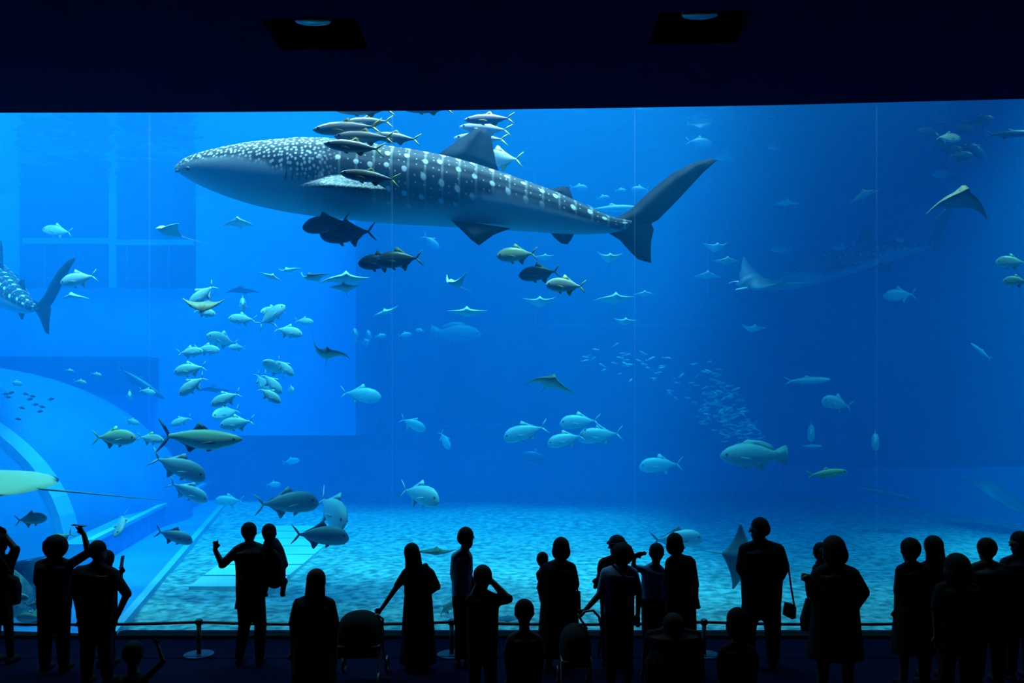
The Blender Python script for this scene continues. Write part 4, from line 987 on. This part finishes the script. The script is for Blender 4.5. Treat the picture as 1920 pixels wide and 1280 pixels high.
def small_child(label, Y, cx, top, hw, sh, bot, tilt=0, legs_dir=1, hair='short', topc='navy', dyh=0, arms=None):
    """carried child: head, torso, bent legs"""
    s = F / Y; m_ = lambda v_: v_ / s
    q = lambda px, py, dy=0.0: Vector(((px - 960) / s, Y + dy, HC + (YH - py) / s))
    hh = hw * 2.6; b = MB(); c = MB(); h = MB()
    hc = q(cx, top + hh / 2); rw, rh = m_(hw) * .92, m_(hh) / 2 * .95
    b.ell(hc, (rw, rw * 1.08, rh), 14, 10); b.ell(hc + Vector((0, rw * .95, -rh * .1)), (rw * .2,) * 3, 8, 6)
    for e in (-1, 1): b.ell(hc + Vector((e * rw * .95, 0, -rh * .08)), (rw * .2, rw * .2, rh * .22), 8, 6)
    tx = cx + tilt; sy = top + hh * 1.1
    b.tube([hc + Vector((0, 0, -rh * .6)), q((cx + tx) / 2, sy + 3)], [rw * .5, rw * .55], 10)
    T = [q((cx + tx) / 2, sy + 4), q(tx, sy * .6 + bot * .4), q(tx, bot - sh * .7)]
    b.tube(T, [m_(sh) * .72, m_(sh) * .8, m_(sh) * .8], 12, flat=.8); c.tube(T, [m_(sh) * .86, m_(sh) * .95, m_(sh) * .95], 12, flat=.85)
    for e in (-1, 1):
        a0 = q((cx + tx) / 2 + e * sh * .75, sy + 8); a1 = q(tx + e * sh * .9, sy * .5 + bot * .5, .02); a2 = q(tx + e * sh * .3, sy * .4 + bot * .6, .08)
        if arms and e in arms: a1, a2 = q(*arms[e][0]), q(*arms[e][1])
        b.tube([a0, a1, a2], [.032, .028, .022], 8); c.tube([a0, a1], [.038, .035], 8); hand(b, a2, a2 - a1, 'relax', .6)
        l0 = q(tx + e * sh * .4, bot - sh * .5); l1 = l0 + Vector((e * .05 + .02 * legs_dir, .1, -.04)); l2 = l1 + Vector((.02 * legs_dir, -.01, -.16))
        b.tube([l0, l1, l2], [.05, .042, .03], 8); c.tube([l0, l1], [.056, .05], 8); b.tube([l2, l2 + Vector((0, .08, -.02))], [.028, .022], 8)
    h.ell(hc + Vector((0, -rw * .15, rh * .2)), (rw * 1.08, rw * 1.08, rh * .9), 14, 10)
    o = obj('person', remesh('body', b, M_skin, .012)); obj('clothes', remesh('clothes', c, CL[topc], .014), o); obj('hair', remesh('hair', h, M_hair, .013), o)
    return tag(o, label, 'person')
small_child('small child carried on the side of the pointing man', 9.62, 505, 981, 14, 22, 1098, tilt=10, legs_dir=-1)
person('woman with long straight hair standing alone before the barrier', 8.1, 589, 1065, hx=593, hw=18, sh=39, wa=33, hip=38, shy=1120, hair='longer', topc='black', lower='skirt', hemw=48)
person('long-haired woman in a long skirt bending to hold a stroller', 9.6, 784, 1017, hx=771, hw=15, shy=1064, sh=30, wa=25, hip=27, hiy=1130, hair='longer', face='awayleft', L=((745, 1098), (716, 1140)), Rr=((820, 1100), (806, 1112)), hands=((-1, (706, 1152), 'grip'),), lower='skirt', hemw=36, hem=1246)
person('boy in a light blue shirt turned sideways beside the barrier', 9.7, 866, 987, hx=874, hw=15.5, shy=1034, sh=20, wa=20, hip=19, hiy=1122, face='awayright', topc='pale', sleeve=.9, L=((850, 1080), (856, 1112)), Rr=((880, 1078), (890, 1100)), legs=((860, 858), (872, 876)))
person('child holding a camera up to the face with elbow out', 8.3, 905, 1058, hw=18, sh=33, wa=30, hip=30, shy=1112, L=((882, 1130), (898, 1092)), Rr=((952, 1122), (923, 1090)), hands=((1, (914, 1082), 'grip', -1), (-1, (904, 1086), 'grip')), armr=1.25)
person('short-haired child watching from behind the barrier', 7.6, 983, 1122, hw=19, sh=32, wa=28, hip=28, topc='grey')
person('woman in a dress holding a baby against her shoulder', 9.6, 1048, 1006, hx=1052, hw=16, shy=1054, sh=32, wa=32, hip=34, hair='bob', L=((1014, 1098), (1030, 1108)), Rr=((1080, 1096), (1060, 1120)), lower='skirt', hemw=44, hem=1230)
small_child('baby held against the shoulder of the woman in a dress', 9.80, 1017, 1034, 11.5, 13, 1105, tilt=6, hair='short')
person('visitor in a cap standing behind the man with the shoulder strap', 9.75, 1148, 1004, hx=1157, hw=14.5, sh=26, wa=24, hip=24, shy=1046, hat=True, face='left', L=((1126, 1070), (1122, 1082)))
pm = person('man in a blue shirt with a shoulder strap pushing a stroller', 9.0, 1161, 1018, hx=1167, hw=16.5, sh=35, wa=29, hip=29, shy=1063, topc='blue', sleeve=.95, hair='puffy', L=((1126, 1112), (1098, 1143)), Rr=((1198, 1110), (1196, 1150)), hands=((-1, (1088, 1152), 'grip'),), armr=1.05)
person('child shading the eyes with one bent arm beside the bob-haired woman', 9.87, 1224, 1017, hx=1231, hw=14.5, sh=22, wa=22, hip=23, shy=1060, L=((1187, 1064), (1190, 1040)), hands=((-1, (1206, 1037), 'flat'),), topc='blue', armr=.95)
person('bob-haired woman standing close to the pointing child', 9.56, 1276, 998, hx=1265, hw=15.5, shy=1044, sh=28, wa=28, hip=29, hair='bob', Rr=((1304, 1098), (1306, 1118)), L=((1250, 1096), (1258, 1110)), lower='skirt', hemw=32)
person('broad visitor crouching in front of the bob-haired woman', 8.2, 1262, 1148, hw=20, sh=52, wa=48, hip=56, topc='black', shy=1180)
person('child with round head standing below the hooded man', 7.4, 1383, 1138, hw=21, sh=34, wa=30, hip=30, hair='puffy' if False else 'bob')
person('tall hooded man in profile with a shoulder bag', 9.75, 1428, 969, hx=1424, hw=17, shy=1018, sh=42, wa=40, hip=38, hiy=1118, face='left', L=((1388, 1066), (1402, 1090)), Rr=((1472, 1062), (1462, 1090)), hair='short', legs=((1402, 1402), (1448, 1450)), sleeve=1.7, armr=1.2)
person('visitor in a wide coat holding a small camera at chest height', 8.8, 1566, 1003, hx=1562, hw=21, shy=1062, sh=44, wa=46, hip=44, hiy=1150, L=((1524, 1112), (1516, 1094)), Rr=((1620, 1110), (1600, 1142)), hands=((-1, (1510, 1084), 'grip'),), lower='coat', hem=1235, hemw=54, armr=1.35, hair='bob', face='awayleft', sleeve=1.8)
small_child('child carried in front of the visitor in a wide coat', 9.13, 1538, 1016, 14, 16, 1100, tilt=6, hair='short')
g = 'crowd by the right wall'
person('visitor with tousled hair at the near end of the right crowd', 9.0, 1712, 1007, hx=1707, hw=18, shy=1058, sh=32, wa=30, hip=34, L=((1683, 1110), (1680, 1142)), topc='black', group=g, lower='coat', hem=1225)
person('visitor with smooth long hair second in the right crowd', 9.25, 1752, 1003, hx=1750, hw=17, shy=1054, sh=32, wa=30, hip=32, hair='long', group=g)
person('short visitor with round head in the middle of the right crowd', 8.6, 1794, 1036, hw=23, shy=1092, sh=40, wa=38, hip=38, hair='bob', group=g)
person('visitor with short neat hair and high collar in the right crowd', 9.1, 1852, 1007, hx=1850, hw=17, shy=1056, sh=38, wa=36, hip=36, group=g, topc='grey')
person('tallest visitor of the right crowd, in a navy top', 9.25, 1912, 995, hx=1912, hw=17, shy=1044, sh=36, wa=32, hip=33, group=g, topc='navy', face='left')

# ------------------------------------------------------------------ things people carry
def bag(label, Y, outline, th, strap=None, name='shoulder_bag'):
    c = P(sum(a for a, b in outline) / len(outline), max(b for a, b in outline), Y)
    root = obj(name, None, loc=c); v = []; n = len(outline)
    cen = Vector((sum(P(a, b, Y).x for a, b in outline) / n, Y, sum(P(a, b, Y).z for a, b in outline) / n))
    for sc_, dy in ((.82, -th), (1, -th * .5), (1, th * .5), (.82, th)):
        for a, b in outline:
            p_ = cen + (P(a, b, Y) - cen) * sc_ + Vector((0, dy, 0)); v.append(p_ - c)
    f = [tuple(range(n))[::-1], tuple(range(3 * n, 4 * n))] + [(j * n + i, j * n + (i + 1) % n, (j + 1) * n + (i + 1) % n, (j + 1) * n + i) for j in range(3) for i in range(n)]
    obj('bag_body', mesh('bag_body', v, f, CL['black']), root)
    if strap:
        k = MB(); k.tube([P(q_[0], q_[1], q_[2] if len(q_) > 2 else Y) - c for q_ in strap], .011, 8); obj('strap', k.mesh('strap', CL['black'], True), root)
    return tag(root, label, 'bag')
bag('black shoulder bag hanging on a long strap from the hooded man', 9.7, [(1472, 1128), (1486, 1132), (1492, 1138), (1491, 1158), (1484, 1160), (1468, 1152)], .05, [(1454, 1019, 9.68), (1466, 1034, 9.58), (1478, 1062, 9.60), (1484, 1105, 9.66), (1490, 1138, 9.7)])
bag('dark tote bag hanging from the arm of the visitor in a wide coat', 9.06, [(1512, 1122), (1526, 1122), (1530, 1180), (1503, 1182), (1501, 1160)], .05, [(1515, 1090, 8.85), (1512, 1106, 8.97), (1516, 1124, 9.06)], 'tote_bag')
bag('small handbag at the hip of the woman in a dress', 9.45, [(1076, 1108), (1088, 1108), (1089, 1150), (1076, 1152)], .05, [(1076, 1062), (1083, 1108)], 'handbag')
bag('dark bag at the hip of the visitor with both arms raised', 9.67, [(18, 1076), (32, 1082), (38, 1100), (36, 1132), (22, 1134)], .05, [(-6, 1034, 9.72), (8, 1052, 9.70), (24, 1080, 9.67)])
bag('pouch on the hip of the pointing man', 9.66, [(444, 1082), (458, 1080), (464, 1140), (441, 1141), (446, 1110)], .05, None, 'hip_pouch')
bag('backpack on the child carried by the pointing man', 9.5, [(512, 1028), (526, 1040), (531, 1062), (526, 1088), (512, 1092)], .05, None, 'backpack')
k = MB(); k.tube([P(1142, 1052, 8.82), P(1170, 1080, 8.8), P(1192, 1106, 8.82)], .012, 8)
obj('shoulder_strap', k.mesh('shoulder_strap', CL['black'], True), pm)
def gadget(name, label, px, py, Y, sx, sy, sz, ry=0, lens=False):
    o = obj(name, None, loc=P(px, py, Y)); o.rotation_euler = (0, R(ry), 0)
    boxo('body', (-sx, -sy, -sz), (sx, sy, sz), M_black, o)
    if lens: k = MB(); k.tube([(0, 0, 0), (0, sy + .05, 0)], .03, 14, caps=False); obj('lens', k.mesh('lens', M_black, True), o)
    else: boxo('screen', (-sx * .9, -sy - .001, -sz * .9), (sx * .9, -sy, sz * .9), M_lens, o)
    tag(o, label, 'camera' if lens else 'phone')
gadget('camera', 'compact camera held by the visitor in a wide coat', 1511, 1082, 8.85, .045, .02, .04, 10, True)
gadget('camera', 'camera held at the face of the child with elbow out', 908, 1076, 8.47, .05, .025, .032, 0, True)
gadget('phone', 'slim phone held up by the half hidden visitor', 229, 1052, 9.79, .008, .03, .07, 8)
gadget('phone', 'phone held by the puffy-haired visitor stretching up', 148, 985, 9.52, .075, .03, .006, 6)
gadget('camera', 'camera raised by the visitor with both arms up', 1, 999, 9.95, .06, .025, .035, 0, True)

def stroller(label, Y, cx, top, w_, handle, flip=1):
    s = F / Y; m_ = lambda v_: v_ / s
    root = obj('stroller', None, loc=((cx - 960) / s, Y, 0)); hw = m_(w_)
    zt = HC + (YH - top) / s
    # canopy: quarter dome
    v = []; NU, NV = 16, 8
    for j in range(NV + 1):
        a = math.pi * j / NV
        for i in range(NU + 1):
            b = math.pi * i / NU
            v.append((-hw * math.cos(b), -.22 * math.cos(a) * math.sin(b) ** .7, zt - .38 + .38 * (math.sin(a) ** .6 * math.sin(b) ** .55)))
    f = [(j * (NU + 1) + i, j * (NU + 1) + i + 1, (j + 1) * (NU + 1) + i + 1, (j + 1) * (NU + 1) + i) for j in range(NV) for i in range(NU)]
    obj('canopy', mesh('canopy', v, f, CL['black'], True), root)
    k = MB(); k.box((-hw * .85, -.16, .32), (hw * .85, .20, .40)); k.box((-hw * .85, -.22, .36), (hw * .85, -.14, zt - .36)); obj('seat', k.mesh('seat', CL['grey']), root)
    for e in (-1, 1):
        k = MB(); k.tube([(e * hw * .9, .32, .1), (e * hw * .9, .0, .45), (e * hw * .9, -.24, zt - .35)], .012, 8); k.tube([(e * hw * .9, -.3, .1), (e * hw * .9, .0, .45)], .012, 8); obj('frame_tube', k.mesh('frame_tube', M_black, True), root)
        for yy in (.32, -.3):
            k = MB(); n = 18
            vv = []; ff = []
            for i in range(n):
                a = 2 * math.pi * i / n
                for jj in range(6):
                    b = 2 * math.pi * jj / 6; r_ = .082 + .018 * math.cos(b)
                    vv.append((e * hw * .95 + .018 * math.sin(b), yy + r_ * math.cos(a), .1 + r_ * math.sin(a)))
            ff = [(i * 6 + jj, i * 6 + (jj + 1) % 6, ((i + 1) % n) * 6 + (jj + 1) % 6, ((i + 1) % n) * 6 + jj) for i in range(n) for jj in range(6)]
            k.add(vv, ff)
            for i in range(3): a = math.pi * i / 3; k.tube([(e * hw * .95, yy + .08 * math.cos(a), .1 + .08 * math.sin(a)), (e * hw * .95, yy - .08 * math.cos(a), .1 - .08 * math.sin(a))], .006, 6)
            obj('wheel', k.mesh('wheel', M_black, True), root)
    k = MB(); k.tube([P(a, b, Y) - root.location for a, b in handle], .014, 8); obj('handle', k.mesh('handle', M_black, True), root)
    return tag(root, label, 'stroller')
stroller('dark stroller with a rounded canopy held by the long-haired woman', 9.2, 676, 1143, 44, [(716, 1190), (718, 1160), (708, 1152), (690, 1156)])
stroller('dark stroller with a curved handle pushed by the man with the strap', 8.85, 1078, 1168, 30, [(1122, 1230), (1128, 1180), (1123, 1156), (1112, 1144), (1096, 1146), (1086, 1156), (1100, 1178)])
